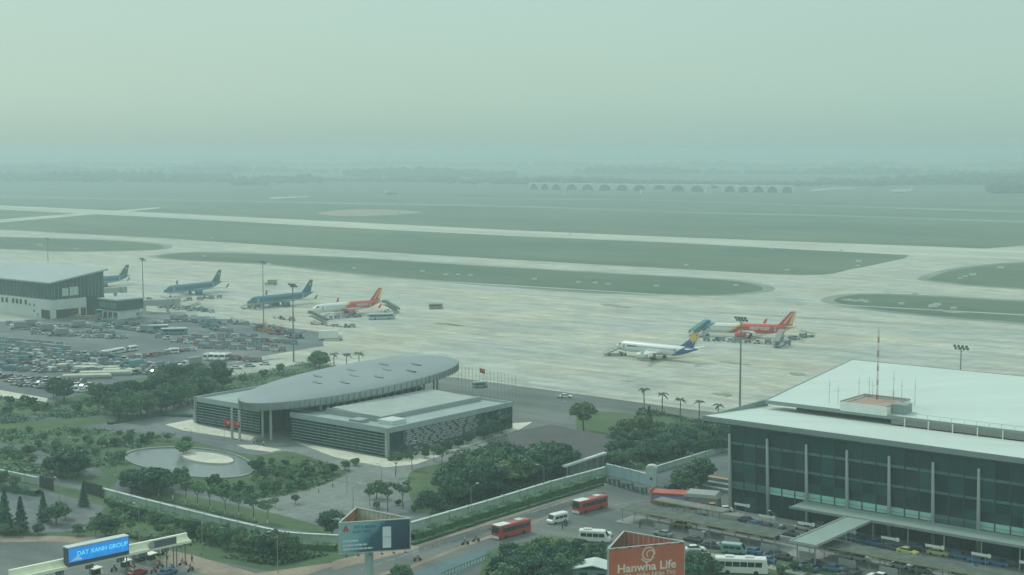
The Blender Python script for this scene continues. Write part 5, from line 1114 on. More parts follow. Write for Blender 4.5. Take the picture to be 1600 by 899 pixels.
# conifers
def conifer(seed, h, r):
    rnd = np.random.default_rng(seed); n = 1500; t = rnd.uniform(0, 1, n)**1.2; z = h*(.12+.88*t); rad = r*(1-t)**.8*(1+.25*np.sin(t*40))*rnd.uniform(.5, 1.05, n); a = rnd.uniform(0, 6.28, n)
    C = np.stack([rad*np.cos(a), rad*np.sin(a), z-.25*rad], 1); N = np.stack([np.cos(a)*.5, np.sin(a)*.5, np.ones(n)*.8], 1)+rnd.normal(size=(n, 3))*.4; N /= np.linalg.norm(N, axis=1)[:, None]
    return qmesh('crown', quads(C, N, rnd.uniform(.14, .32, n), rnd), LEAF_D)
cms = [conifer(s_, 8.5, 1.7) for s_ in (1, 2)]; q = MB(); q.tube((0, 0, 0), (0, 0, 7.6), .16, .04, n=6); ctr = q.mesh('trunk', BARK)
for i, (x, y, s_) in enumerate(((8, 832, 1.15), (33, 832, .95), (68, 815, .82), (131, 792, .72), (1014, 676, .95))):
    t_ = thing('conifer', 'dark conical tree, %s of the four on the lawn at lower left' % nth(i, 4) if i < 4 else 'single tiered conifer rising beside the palms near the terminal', 'conifer', at(x, y), i, 'conical trees at lower left' if i < 4 else None, s_)
    obj('crown', cms[i % 2], t_); obj('trunk', ctr, t_)
# palms
def palm_meshes(seed, h):
    rnd = random.Random(seed); m = MB(); pts = [(0, 0, 0), (.1, 0, h*.35), (.05, .1, h*.7), (0, 0, h)]
    for a, b_, r0, r1 in zip(pts, pts[1:], (.24, .2, .17), (.2, .17, .14)): m.tube(a, b_, r0, r1, n=7)
    tr = m.mesh('trunk', mat('palm trunk', (.20, .19, .15), .9), smooth=True); f = MB()
    for k in range(15):
        a = k*2*math.pi/15+rnd.uniform(-.2, .2); up = rnd.uniform(.1, 1.2); L_ = rnd.uniform(1.9, 2.5); prev = None
        for s_ in range(6):
            t = s_/5; rad = L_*t*math.cos(up*.5); z = h+.1+L_*(math.sin(up)*t-(.9+.3*up)*t*t*.75)
            w_ = .36*math.sin(math.pi*min(1, t*.9+.08))+.03; c = Vector((rad*math.cos(a), rad*math.sin(a), z)); s2 = Vector((-math.sin(a), math.cos(a), 0))
            cur = (c-s2*w_-Vector((0, 0, w_*.5)), c, c+s2*w_-Vector((0, 0, w_*.5)))
            if prev: f.add([prev[0], prev[1], cur[1], cur[0]], [(0, 1, 2, 3)]); f.add([prev[1], prev[2], cur[2], cur[1]], [(0, 1, 2, 3)])
            prev = cur
    return tr, f.mesh('crown', LEAF_P)
pals = [palm_meshes(s_, 6.6) for s_ in (1, 2, 3)]
for i, (x, y, s_) in enumerate(((505, 584, 1.0), (522, 582, 1.05), (542, 582, 1.03), (561, 582, 1.1))):
    t_ = thing('palm_tree', 'palm with pale trunk, %s of the four behind the leaf shaped roof' % nth(i, 4), 'palm tree', at(x, y), i*1.3, 'palms behind the leaf roof', s_); tr, cw = pals[i % 3]; obj('trunk', tr, t_); obj('crown', cw, t_)
for i, (x, y, s_) in enumerate(((1006, 642, 1.05), (1035, 650, 1.05), (1063, 656, .98), (1092, 660, .98), (1122, 665, .95))):
    t_ = thing('palm_tree', 'palm, %s of the five between apron and terminal' % nth(i, 5), 'palm tree', at(x, y), i*1.7+.4, 'palms beside the passenger terminal', s_); tr, cw = pals[(i+1) % 3]; obj('trunk', tr, t_); obj('crown', cw, t_)
# rough growth on the lawns: low tufts, one mass per bed
def inside(P, x, y):
    c = np.zeros(len(x), bool); n = len(P)
    for i in range(n):
        x1, y1 = P[i]; x2, y2 = P[i-1]; m_ = ((y1 > y) != (y2 > y)) & (x < (x2-x1)*(y-y1)/(y2-y1+1e-9)+x1); c ^= m_
    return c
def scrub(px, n, h, m_, label, leaf=.28, clump=.18, seed=1):
    rnd = np.random.default_rng(seed); P = [(at(*p).x, at(*p).y) for p in px]; A_ = np.array(P); lo, hi = A_.min(0), A_.max(0)
    x = rnd.uniform(lo[0], hi[0], n*4); y = rnd.uniform(lo[1], hi[1], n*4); k = inside(P, x, y); f = np.sin(x*clump+seed)*np.sin(y*clump*1.3+x*.07+seed*2)+.5*np.sin(x*.61+y*.37)*np.sin(y*.53-x*.29)+rnd.normal(size=len(x))*.35
    k &= f > .15; x, y, f = x[k][:n], y[k][:n], f[k][:n]; z = np.clip(rnd.uniform(.1, 1, len(x))*h*np.clip(f, .2, 1.2), .08, None)
    N = rnd.normal(size=(len(x), 3))*.5+np.array([0, 0, 1.0]); N /= np.linalg.norm(N, axis=1)[:, None]
    o = obj('undergrowth', qmesh('undergrowth', quads(np.stack([x, y, z], 1), N, rnd.uniform(.6, 1.3, len(x))*leaf, rnd), m_)); return tag(o, label, 'undergrowth', None, 'stuff')
scrub([(330, 600), (360, 590), (440, 574), (500, 566), (560, 578), (540, 592), (300, 632), (150, 652), (90, 655), (160, 640)], 16000, 1.6, LEAF_M, 'rough green growth on the bank below the equipment yard', seed=1)
scrub([(-20, 600), (0, 622), (80, 634), (180, 620), (160, 650), (0, 664), (-60, 664)], 9000, 1.4, LEAF_D, 'rough growth on the grass left of the dark tree belt', seed=2)
scrub([(-20, 676), (60, 666), (200, 674), (275, 680), (250, 694), (190, 706), (170, 735), (120, 752), (0, 735), (-30, 700)], 9000, .9, LEAF_M, 'mixed low planting in the beds left of the pond', seed=3)
scrub([(395, 748), (410, 730), (440, 712), (520, 728), (550, 738), (505, 758), (450, 775), (390, 782), (330, 772), (340, 752)], 5000, .8, LEAF_G, 'mixed low planting in the beds right of the pond', seed=4)
scrub([(642, 800), (660, 770), (700, 720), (790, 688), (880, 722), (882, 752), (800, 776), (700, 803)], 14000, 2.0, LEAF_D, 'dense undergrowth below the big round trees', seed=5)
scrub([(905, 700), (960, 690), (1140, 672), (1143, 700), (1022, 736), (955, 733)], 16000, 2.2, LEAF_M, 'dense undergrowth of the belt beside the terminal', seed=6)
scrub([(170, 790), (320, 832), (440, 862), (520, 868), (430, 886), (300, 866), (170, 834), (60, 834), (130, 830)], 14000, 1.3, LEAF_G, 'low planting on the lawn above the gantry', seed=7)
scrub([(770, 868), (860, 842), (930, 846), (945, 870), (900, 925), (750, 925)], 8000, 1.5, LEAF_G, 'undergrowth at the foot of the roadside trees', seed=8)
scrub([(1000, 640), (1090, 656), (1140, 664), (1120, 672), (980, 668)], 4000, .8, LEAF_G, 'low growth below the palms by the terminal', seed=9)
# hedges: one leafy mass each
def hedge(px, wd, h, label, m_=LEAF_D, off=0, den=26, name='hedge', leaf=.17):
    rnd = np.random.default_rng(len(label)); P = [at(*p) for p in px]; out_ = []
    for a, b_ in zip(P, P[1:]):
        d = b_-a; L_ = d.length; d = d/L_; n_ = Vector((d.y, -d.x, 0)); n = int(L_*den*(wd*.5+h*.7)); t = rnd.uniform(0, L_, n); s_ = rnd.choice([0, 1, 2], n, p=[.5, .3, .2])
        hv = h*(.92+.12*np.sin(t*.9)+.05*np.sin(t*3.1)); y = np.where(s_ == 0, rnd.uniform(-.5, .5, n)*wd, np.where(s_ == 1, .5*wd, -.5*wd)); z = np.where(s_ == 0, hv, rnd.uniform(.03, 1, n)*hv); y = y+rnd.normal(size=n)*.08+off; z = z+rnd.normal(size=n)*.08
        N = np.stack([rnd.normal(size=n)*.4, np.where(s_ == 0, 0, np.where(s_ == 1, 1, -1))+rnd.normal(size=n)*.4, np.where(s_ == 0, 1, .2)+rnd.normal(size=n)*.2], 1); D, NN = np.array(d), np.array(n_)
        C = np.array(a)[None]+t[:, None]*D[None]+y[:, None]*NN[None]; C[:, 2] = np.maximum(z, .05); NW = N[:, :1]*D[None]+N[:, 1:2]*NN[None]+N[:, 2:]*np.array([0, 0, 1.0]); NW /= np.linalg.norm(NW, axis=1)[:, None]
        out_.append(quads(C, NW, rnd.uniform(.7, 1.3, n)*leaf, rnd))
        
        k = np.arange(0, L_-.01, 1.5)
        for s0 in k:
            s1 = min(s0+1.5, L_); wv, hh = wd*.46, h*.86; a0, a1 = np.array(a)+D*s0+NN*off, np.array(a)+D*s1+NN*off; up = np.array([0, 0, hh])
            p00, p01, p10, p11 = a0-NN*wv, a0+NN*wv, a1-NN*wv, a1+NN*wv
            out_.append(np.array([p00+up, p10+up, p11+up, p01+up, p01, p11, p11+up, p01+up, p10, p00, p00+up, p10+up]))
    return tag(obj(name, qmesh(name, np.concatenate(out_), m_)), label, 'hedge')
hedge([(642, 845), (760, 807), (860, 776), (942, 752)], 2.4, 1.7, 'long dark clipped hedge along the wall up to the gate', LEAF_G); hedge([(644, 853), (760, 815), (860, 784), (942, 759)], 1.0, .7, 'low lighter hedge strip in front of the dark hedge', LEAF_G)
hedge([(168, 786), (230, 804), (320, 827), (400, 847), (440, 856), (525, 861)], 2.0, 1.5, 'dark clipped hedge outside the curving wall below the pond', LEAF_G)
hedge([(-40, 762), (30, 770), (60, 775)], 2.2, 1.6, 'dark hedge outside the wall at the left edge')
hedge([(170, 664), (210, 656), (250, 650), (300, 652)], 1.6, .9, 'low hedge along the curved park road', LEAF_D)
hedge([(238, 778), (300, 794), (400, 818)], .8, .5, 'low planting strip at the foot of the whitewashed trees', LEAF_O)
for i in range(9): hedge([(948+i*7.2, 755+i*2.2), (951+i*7.2, 756+i*2.2)], 1.2, 1.1+.3*(i % 3), 'small dark bush before the blue wall, %s of nine' % nth(i, 9), LEAF_D, name='bush', den=40)
# ------------------------------------------------------------------ flags and poles
fp = MB(); fp.tube((0, 0, 0), (0, 0, 10), .07, .045, n=6); fpm = fp.mesh('pole', STEEL)
def flag(parent, z, L_=2.2, Hh=1.5):
    m = MB(); n = 8; vs = []
    for i in range(n+1):
        x = L_*i/n; vs += [(x*.85, .18*math.sin(i*1.1), z-.25*x), (x*.85, .18*math.sin(i*1.1+.4), z-Hh-.35*x)]
    m.add(vs, [(2*i, 2*i+2, 2*i+3, 2*i+1) for i in range(n)]); me = m.mesh('flag', mat('flag red', (.55, .04, .035), .8), smooth=True); f_ = obj('flag', me, parent)
    md = f_.modifiers.new('thick', 'SOLIDIFY'); md.thickness = .03
    pts = [(1.0+.42*(1 if i % 2 == 0 else .4)*math.sin(math.pi*i/5), z-.95+.42*(1 if i % 2 == 0 else .4)*math.cos(math.pi*i/5)) for i in range(10)]
    for s_ in (-1, 1): q = MB(); q.add([(p[0], s_*.25, p[1]) for p in pts], [list(range(10))]); q.build('star', mat('flag yellow', (.75, .55, .08), .8), f_)
FPX = [(716+i*5.6, 607+i*1.3) for i in range(17)]
for i, (x, y) in enumerate(FPX):
    isf = i == 6
    t_ = thing('flagpole', 'flagpole flying a red flag behind the guest terminal' if isf else nthk(i, 17, 'bare flagpole')+' in the row behind the guest terminal', 'flagpole', at(x, y+4), R(10), 'flagpoles behind the guest terminal')
    o = obj('pole', fpm, t_)
    if isf: flag(t_, 9.8)
for i, (x, y, s_) in enumerate(((351, 713, 1.05), (366, 716, 1.05))):
    t_ = thing('flagpole', ['flagpole with red flag by the pond, farther left of the two', 'flagpole with red flag by the pond, right of the two'][i], 'flagpole', at(x, y), R(20+i*20), 'flagpoles by the pond', s_)
    obj('pole', fpm, t_); flag(t_, 9.9 if i == 0 else 10.0)
# ------------------------------------------------------------------ street lamps
def lampm(h):
    m = MB(); m.tube((0, 0, 0), (0, 0, h), .09, .06, n=6); m.tube((0, 0, h), (1.5, 0, h+.7), .05, .04, n=5); return m.mesh('pole', GALV)
q = MB(); q.box((1.7, 0, 0), (.8, .28, .14)); lh = q.mesh('lamp_head', mat('pale lamp head', (.6, .64, .6), .4)); l8 = lampm(8); l5 = lampm(5.0)
LP = [(736, 815, 8), (850, 780, 8), (434, 896, 8), (94, 805, 8), (218, 850, 8), (316, 860, 8), (1209, 888, 8), (1110, 875, 5), (1212, 840, 5), (552, 815, 8), (596, 760, 5), (100, 735, 8), (890, 655, 5), (300, 700, 5), (640, 722, 5), (542, 770, 5)]
for i, (x, y, h) in enumerate(sorted(LP)):
    t_ = thing('street_lamp', nthk(i, 16, 'thin street lamp')+' among the park and road lamps', 'street lamp', at(x, y), R(random.choice((30, 140, 200))), 'street lamps round the park and roads')
    obj('pole', l8 if h > 6 else l5, t_); obj('lamp_head', lh, t_, (0, 0, (8 if h > 6 else 5)+.75))
# road railing on the median
pf = MB(); pf.b2(-.05, .05, -.05, .05, 0, 1.4); pfm = pf.mesh('post', STEEL)
A_, B_ = at(655, 862), at(945, 776); d = B_-A_; n = 48
t_ = thing('road_railing', 'long grey post and wire railing dividing the road', 'railing', A_, math.atan2(d.y, d.x))
rl = MB(); s_ = d.length/n; rl.b2(0.06, s_-.06, -.02, .02, 1.25, 1.31); rl.b2(0.06, s_-.06, -.02, .02, .7, .75); rl.b2(.06, s_-.06, -.02, .02, .2, .25)
for k in range(9): rl.b2(.2+k*s_/9, .23+k*s_/9, -.015, .015, .25, 1.25)
rlm = rl.mesh('rail_panel', mat('railing wire', (.22, .26, .25), .6))
for k in range(n): obj('post', pfm, t_, (k*s_, 0, 0)); obj('rail_panel', rlm, t_, (k*s_, 0, 0))
# blue green railing strip at the bottom edge
A_, B_ = at(690, 905), at(768, 873); d = B_-A_; n = 16
t_ = thing('footbridge_rail', 'green railing beside the blue lane at the bottom edge', 'railing', A_, math.atan2(d.y, d.x)); s_ = d.length/n
q = MB(); q.b2(.06, s_-.06, -.05, .05, 1.2, 1.35); q.b2(.1, .16, -.02, .02, .05, 1.25); q.b2(.06, s_-.06, -.04, .04, .1, .2); q1 = q.mesh('rail_panel', GREENP)
for k in range(n): obj('post', pfm, t_, (k*s_, 0, 0)); obj('rail_panel', q1, t_, (k*s_, 0, 0))
q = thing('water_tank', 'round brownish water tank at the bottom edge by the roadside trees', 'tank', at(779, 906)); m = MB(); m.loft([[(r*math.cos(2*math.pi*i/20), r*math.sin(2*math.pi*i/20), z) for i in range(20)] for z, r in ((0, 1.7), (2.4, 1.7), (2.9, 1.5), (3.2, .8))]); m.build('shell', mat('tan tank', (.34, .28, .22), .8), q, smooth=False); m = MB(); m.tube((0, 0, 3.2), (0, 0, 3.45), .4); m.build('lid', GREYP, q)
q = thing('roadside_shed', 'small shed with white pitched roof left of the orange billboard', 'shed', at(928, 907), R(-10)); m = MB(); m.b2(-4, 4, -2.5, 2.5, 0, 2.8); m.build('wall', mat('teal shed wall', (.16, .27, .26), .8), q)
m = MB(); m.side([(-4.6, 2.7), (-4.6, 2.85), (0, 3.9), (4.6, 2.85), (4.6, 2.7), (0, 3.7)], -3, 3); m.build('roof', ROOFW, q); m = MB(); m.b2(-2.5, -1, -2.56, -2.5, .8, 2.2); m.b2(1, 2.5, -2.56, -2.5, .8, 2.2); m.build('window', GLASSD, q)
# ------------------------------------------------------------------ billboards
ALU = mat('pale steel frame', (.48, .50, .44), .5)
def tri_board(label, fl, fr, bk, z0, z1, pole, skins, nm, ribs=12):
    "three sided billboard: fl, fr, bk are world points of the corners"
    t_ = thing('billboard', label, 'billboard', Vector((fl.x, fl.y, 0))); O = Vector((fl.x, fl.y, 0)); out_ = []
    C = [Vector((p.x, p.y, 0))-O for p in (fl, fr, bk)]
    for i, (a, b_) in enumerate(((C[0], C[1]), (C[1], C[2]), (C[2], C[0]))):
        d = b_-a; L_ = d.length; rz = math.atan2(d.y, d.x)
        m = MB(); m.b2(.12, L_-.12, -.10, 0, z0, z1); sk = m.build('skin', skins[i], t_, loc=a, rz=rz); out_.append((sk, L_))
        m = MB(); m.b2(0, L_, -.16, .14, z1+.002, z1+.18); m.b2(0, L_, -.16, .14, z0-.18, z0-.002); m.b2(-.02, .118, -.15, .13, z0, z1); m.b2(L_-.118, L_+.02, -.14, .12, z0, z1); m.build('edge_trim', ALU, t_, loc=a, rz=rz)
        n = ribs; rb = MB(); rb.b2(-.06, .06, .0, .16, z0, z1); rm = rb.mesh('rib', ALU if i == 1 else mat('rusty rib', (.36, .20, .13), .8))
        for k in range(1, n): obj('rib', rm, t_, None).matrix_local = Matrix.Translation(a) @ Matrix.Rotation(rz, 4, 'Z') @ Matrix.Translation((L_*k/n, .01, 0))
        hb = MB(); 
        for zz in (z0+(z1-z0)*.25, z0+(z1-z0)*.5, z0+(z1-z0)*.75): hb.b2(.2, L_-.2, .17, .25, zz, zz+.08)
        hb.build('crossbar', ALU, t_, loc=a, rz=rz)
    c = (C[0]+C[1]+C[2])/3; m = MB(); m.tube((c.x, c.y, 0), (c.x, c.y, z0+2), .85, n=20); m.build('pole', mat('pale pole', (.42, .54, .52), .5), t_, smooth=False)
    m = MB()
    for i in range(3): m.tube((c.x, c.y, z0+.5), C[i]+Vector((0, 0, z0+.2))-(C[i]-c)*.05, .15, n=6)
    m.build('bracket', STEEL, t_)
    for k in range(6):
        L_ = out_[0][1]; x = L_*(k+.5)/6; d = (C[1]-C[0]).normalized(); p = C[0]+d*x; nrm = Vector((d.y, -d.x, 0))
        m = MB(); zz = z1 if nm == 'top' else z0; m.tube(p+Vector((0, 0, zz)), p+nrm*1.1+Vector((0, 0, zz+(.3 if nm == 'top' else -.3))), .04, n=5); m.box(p+nrm*1.1+Vector((0, 0, zz+(.3 if nm == 'top' else -.35))), (.45, .3, .2), math.atan2(d.y, d.x)); m.build('floodlight', DGREY, t_)
    return t_, out_
def gz(px, py, z): return at(px, py, z)
# fridge advertisement: gradient printed skin
def adskin():
    m, t, b = newmat('printed blue skin'); L = t.links.new; b.inputs['Roughness'].default_value = .5
    tc = t.nodes.new('ShaderNodeTexCoord'); sp = t.nodes.new('ShaderNodeSeparateXYZ'); L(tc.outputs['Object'], sp.inputs[0])
    a = t.nodes.new('ShaderNodeMath'); a.operation = 'MULTIPLY_ADD'; a.inputs[1].default_value = -.9; L(sp.outputs[2], a.inputs[0]); L(sp.outputs[0], a.inputs[2])
    nz = t.nodes.new('ShaderNodeTexNoise'); nz.inputs['Scale'].default_value = .5; L(tc.outputs['Object'], nz.inputs['Vector'])
    a2 = t.nodes.new('ShaderNodeMath'); a2.operation = 'MULTIPLY_ADD'; a2.inputs[1].default_value = 2.5; L(nz.outputs[0], a2.inputs[0]); L(a.outputs[0], a2.inputs[2])
    mr = t.nodes.new('ShaderNodeMapRange'); mr.inputs[1].default_value = -11; mr.inputs[2].default_value = 6; L(a2.outputs[0], mr.inputs[0])
    c = t.nodes.new('ShaderNodeValToRGB'); L(mr.outputs[0], c.inputs[0]); e_ = c.color_ramp.elements
    e_[0].position = 0; e_[0].color = (.30, .50, .52, 1); e_[1].position = 1; e_[1].color = (.012, .03, .065, 1)
    for p, cc in ((.35, (.24, .46, .50)), (.48, (.11, .27, .36)), (.55, (.025, .10, .16)), (.75, (.018, .075, .11))): x = e_.new(p); x.color = (*cc, 1)
    L(c.outputs[0], b.inputs['Base Color']); return m
def flat(pos): p = Vector(pos); return p
fl, fr, bk = gz(530, 818, 13.5), gz(641, 811, 13.5), gz(557, 794, 13.5)
tb, faces = tri_board('three sided billboard with a blue fridge advertisement on a pale pole', fl, fr, bk, 7.6, 13.5, None, [adskin(), mat('bare grey backing', (.60, .55, .42), .8, 0, .2, .6), mat('rusty orange backing', (.72, .26, .10), .8, 0, .2, .5)], 'bottom')
sk, FL = faces[0]
def fquad(name, x0, x1, z0, z1, m_, y=-.13, sh=0): q = MB(); q.hexa([(x0, y, z0), (x1, y, z0), (x1, y+.02, z0), (x0, y+.02, z0)], [(x0+sh, y, z1), (x1+sh, y, z1), (x1+sh, y+.02, z1), (x0+sh, y+.02, z1)]); return q.build(name, m_, sk)
fquad('fridge_panel', 8.4, 10.05, 8.1, 12.3, mat('printed fridge grey', (.74, .80, .83), .4)); fquad('fridge_door_line', 8.4, 10.05, 10.2, 10.28, mat('printed line', (.25, .30, .33), .5), -.15)
PK = mat('printed logo red', (.50, .07, .10), .5)
for cx, cz in ((1.25, 12.6), (.95, 12.05), (1.55, 12.05)): q = MB(); s_ = .52; q.add([(cx, -.13, cz+s_), (cx+s_*.6, -.13, cz), (cx, -.13, cz-s_*.9), (cx-s_*.6, -.13, cz)], [(0, 1, 2, 3)]); q.build('logo_diamond', PK, sk)
DT = mat('printed dark text', (.03, .07, .11), .5)
text('MITSUBISHI', .85, sk, (4.9, -.14, 12.5), (math.pi/2, 0, 0), DT); text('ELECTRIC', .85, sk, (4.4, -.14, 11.6), (math.pi/2, 0, 0), DT)
rnd = random.Random(4)
for r, (z, x1) in enumerate(((9.05, 5.4), (8.3, 6.4), (9.9, 3.6))):
    x = .7
    while x < x1:
        w_ = rnd.uniform(.25, .8); fquad('print_block', x, min(x+w_, x1), z-.17, z+.19, mat('printed white', (.66, .70, .70), .5)); x += w_+.12
# orange insurance billboard
fl, fr, bk = gz(950, 859, 14), gz(1070, 847.5, 14), gz(975, 831, 14)
tb2, faces = tri_board('orange three sided billboard with white swirl logo at the bottom edge', fl, fr, bk, 4.5, 14, None, [ORANGE, mat('dull red backing', (.60, .16, .09), .7, 0, .2, .5), mat('dark lattice backing', (.12, .12, .11), .8)], 'top')
sk, FL = faces[0]; CW = mat('cream lettering', (.88, .74, .64), .5)
text('Hanwha Life', 2.15, sk, (FL*.50, -.14, 10.2), (math.pi/2, 0, 0), CW, bold=.055, sx=1.08); text('Bảo Hiểm Nhân Thọ', 1.15, sk, (FL*.55, -.14, 8.75), (math.pi/2, 0, 0), CW, bold=.01)
def ringp(cx, cz, r, w_, a0, a1, n=26, ry=1, spiral=0):
    q = MB(); vs = []
    for i in range(n+1):
        a = a0+(a1-a0)*i/n; rr = r*(1-spiral*i/n); vs += [(cx+rr*math.cos(a), -.135, cz+rr*ry*math.sin(a)), (cx+(rr-w_)*math.cos(a), -.135, cz+(rr-w_)*ry*math.sin(a))]
    q.add(vs, [(2*i, 2*i+2, 2*i+3, 2*i+1) for i in range(n)]); return q.build('logo_swirl', CW, sk)
ringp(FL*.52, 12.55, 1.35, .22, -.2, 5.2, spiral=.12); ringp(FL*.54, 12.5, .8, .18, -1.2, 4.2, spiral=.1); ringp(FL*.50, 12.35, 1.25, .2, 3.6, 6.1, spiral=-.15)
# ------------------------------------------------------------------ white gantry with screen
G1 = at(298, 846, 5.0); G0 = at(20, 906, 5.0); d = G1-G0; GA = math.atan2(d.y, d.x); GL = d.length
gt = thing('road_gantry', 'long white roofed gantry over the gate lanes at bottom left', 'gantry', Vector((G0.x, G0.y, 0)), GA)
CRM = mat('cream gantry paint', (.86, .88, .72), .6, 0, .06, .5)
m = MB(); m.b2(0, GL, -.3, 0, 4.8, 5.35); m.b2(0, GL, 1.3, 1.9, 5.5, 6.5); m.build('beam', CRM, gt); m = MB(); m.hexa([(0, 0.01, 5.1), (GL, .01, 5.1), (GL, 1.29, 5.7), (0, 1.29, 5.7)], [(0, .01, 5.2), (GL, .01, 5.2), (GL, 1.29, 5.8), (0, 1.29, 5.8)]); m.build('gutter', mat('yellowish gutter', (.80, .82, .60), .8), gt)
for x in (3, 9, 16, 24, 25.6, 33, 34.6, GL-3, GL-1): m = MB(); m.tube((x, .6, 0), (x, .6, 5.0), .12, n=8); m.build('leg', mat('gantry leg steel', (.13, .16, .15), .6), gt)
def gx(px): 
    best = min(range(400), key=lambda i: abs(800+F*(G0.x+d.x*i/400)/(G0.y+d.y*i/400)-px)); return GL*best/400
x0, x1 = gx(88), gx(186)
sc1 = thing('led_screen', 'bright blue lettered screen box standing on the white gantry', 'screen', Vector((G0.x, G0.y, 0))+d.normalized()*x0*1.0, GA); LW = x1-x0
m = MB(); m.b2(0, LW, -.7, 1.1, 5.32, 5.95); m.b2(0, LW, -.68, 1.1, 5.95, 8.9); m.build('cabinet', mat('dark cabinet', (.05, .08, .09), .6), sc1)
m = MB(); m.b2(-.05, LW+.05, -.8, 1.2, 8.902, 9.1); m.build('cabinet_roof', mat('pale cabinet roof', (.55, .62, .62), .5), sc1)
m = MB(); m.b2(.15, LW-.15, -.76, -.69, 6.1, 8.8); m.build('screen_face', mat('lit blue screen', (.015, .22, .62), .3, 0, .15, .6, emit=.75), sc1)
text('DAT XANH GROUP', 1.25, sc1, (LW*.56, -.78, 7.55), (math.pi/2, 0, 0), mat('lit screen lettering', (.12, .62, .85), .3, emit=.85), sx=.98, bold=.015)
m = MB(); m.add([(.5, -.775, 6.35), (1.9, -.775, 7.2), (2.9, -.775, 6.6), (2.9, -.775, 6.35)], [(0, 1, 2, 3)]); m.build('screen_graphic', mat('lit pale graphic', (.25, .45, .7), .3, emit=.6), sc1)
x2 = gx(222); nb = thing('name_board', 'dark name board hung on the white gantry near its far end', 'sign', Vector((G0.x, G0.y, 0))+d.normalized()*x2, GA)
m = MB(); m.b2(0, 5.8, -.45, -.32, 5.35, 6.75); m.build('board', mat('slate board', (.10, .12, .15), .6), nb); m = MB(); m.tube((.0, -.5, 6.05), (0, -.46, 6.05), .75, n=18); m.build('emblem', mat('greyish emblem', (.42, .44, .42), .6), nb)
for i, px in enumerate((70, 118, 168, 205, 240)):
    x = gx(px); s1 = thing('lane_signal', 'dark lane signal under the gantry, %s of five' % nth(i, 5), 'lane signal', Vector((G0.x, G0.y, 0))+d.normalized()*x, GA, 'lane signals under the gantry'); m = MB(); m.b2(0, 1.6, -.25, .0, 4.0, 4.75); m.build('box', DGREY, s1)
    for k in range(2): m = MB(); m.tube((.4+k*.8, -.3, 4.38), (.4+k*.8, -.25, 4.38), .25, n=10); m.build('lens', mat('dull lens', (.15, .22, .20), .3), s1)
# toll booths and barriers beneath the gantry
for i, (px, py) in enumerate(((150, 905), (196, 893), (236, 882))):
    q = thing('toll_booth', 'small gate booth beneath the gantry, %s of three' % nth(i, 3), 'booth', at(px, py), GA+.2, 'gate booths beneath the gantry')
    m = MB(); m.b2(-.8, .8, -.6, .6, 0, 1.0); m.build('base', mat('booth panel', (.40, .42, .36), .7), q); m = MB(); m.b2(-.75, .75, -.55, .55, 1.0, 2.2); m.build('window', GLASSV, q); m = MB(); m.b2(-1.1, 1.1, -.9, .9, 2.2, 2.4); m.build('roof', CRM, q)
    bb = thing('barrier', 'striped barrier arm beside the gate booth, %s of three' % nth(i, 3), 'barrier', at(px+13, py+1), GA+1.3, 'barrier arms at the gate booths')
    m = MB(); m.b2(-.2, .2, -.2, .2, 0, 1.1); m.build('post', mat('barrier orange', (.5, .15, .07), .6), bb); m = MB(); m.tube((0, 0, 1.0), (3.2, 0, 1.3), .05, n=6); m.build('arm', OFFW, bb)
# ------------------------------------------------------------------ forecourt roofs and boards (axes of the passenger terminal)
def shelter(label, x0, x1, y0, y1, z, pitch, roofm):
    t_ = thing('shelter', label, 'shelter', on_ter(x0, (y0+y1)/2), R(UA)); L_, W = x1-x0, y1-y0; n = max(1, round(L_/pitch)); s_ = L_/n
    pnl = MB(); pnl.b2(.03, s_-.03, -W/2, W/2, z, z+.14); pm_ = pnl.mesh('roof_panel', roofm); ps = MB(); ps.tube((0, 0, 0), (0, 0, z-.01), .09, n=6); psm = ps.mesh('post', GALV)
    for k in range(n):
        obj('roof_panel', pm_, t_, (k*s_, 0, 0))
        for y in (-W/2+.4, W/2-.4): obj('post', psm, t_, (k*s_+.3, y, 0))
    m = MB(); m.b2(0, L_, -W/2-.1, -W/2-.01, z-.12, z+.2); m.build('gutter', mat('ochre gutter', (.33, .31, .16), .8), t_)
    return t_
SRM = mat('moss green roof sheeting', (.10, .128, .105), .85, 0, .45, .5); SR2 = mat('grey shelter roofing', (.20, .22, .20), .85, 0, .25, .4)
shelter('grey roofed waiting shelter left of the terminal corner', -6, 13, -12.6, -8.8, 3.0, 3, SR2); shelter('long moss green shelter roof left of the covered way', -7, 32.6, -24.6, -18.2, 3.1, 3.3, SRM); shelter('long moss green shelter roof right of the covered way', 40.5, 104, -24.6, -18.6, 3.1, 3.3, SRM)
for i in range(9):
    x = 3+i*9.0
    q = thing('hoarding_board', 'pale grey board on the kerb below the shelter roof, %s of nine' % nth(i, 9), 'board', on_ter(x, -25.5), R(UA), 'pale boards below the shelter'); m = MB(); m.b2(0, 3.9, -.05, .05, .35, 1.7); m.build('panel', mat('pale board', (.34, .36, .34), .7, 0, .1), q)
    for xx in (.3, 3.5): m = MB(); m.b2(xx, xx+.12, .06, .16, 0, 1.6); m.build('post', GALV, q)
for i in range(8):
    q = thing('entrance_sign', 'white lettered entrance sign with round lamp, %s of eight under the canopy' % nth(i, 8), 'sign', on_ter(9.5+i*9.9, -7.6 if i > 0 else -1.5), R(UA), 'white entrance signs'); m = MB(); m.b2(0, 3.2, -.06, .06, 2.2, 2.75); m.build('board', WHITE, q)
    m = MB(); m.tube((3.7, -.1, 2.5), (3.7, .1, 2.5), .45, n=14); m.build('lamp', mat('pale lamp disc', (.7, .8, .7), .4), q); m = MB(); m.tube((.2, 0, 0), (.2, 0, 2.2), .05, n=5); m.tube((3.0, 0, 0), (3.0, 0, 2.2), .05, n=5); m.build('post', STEEL, q)
ks = MB(); ks.b2(0, 100, -12.4, -9.2, 0, .14)
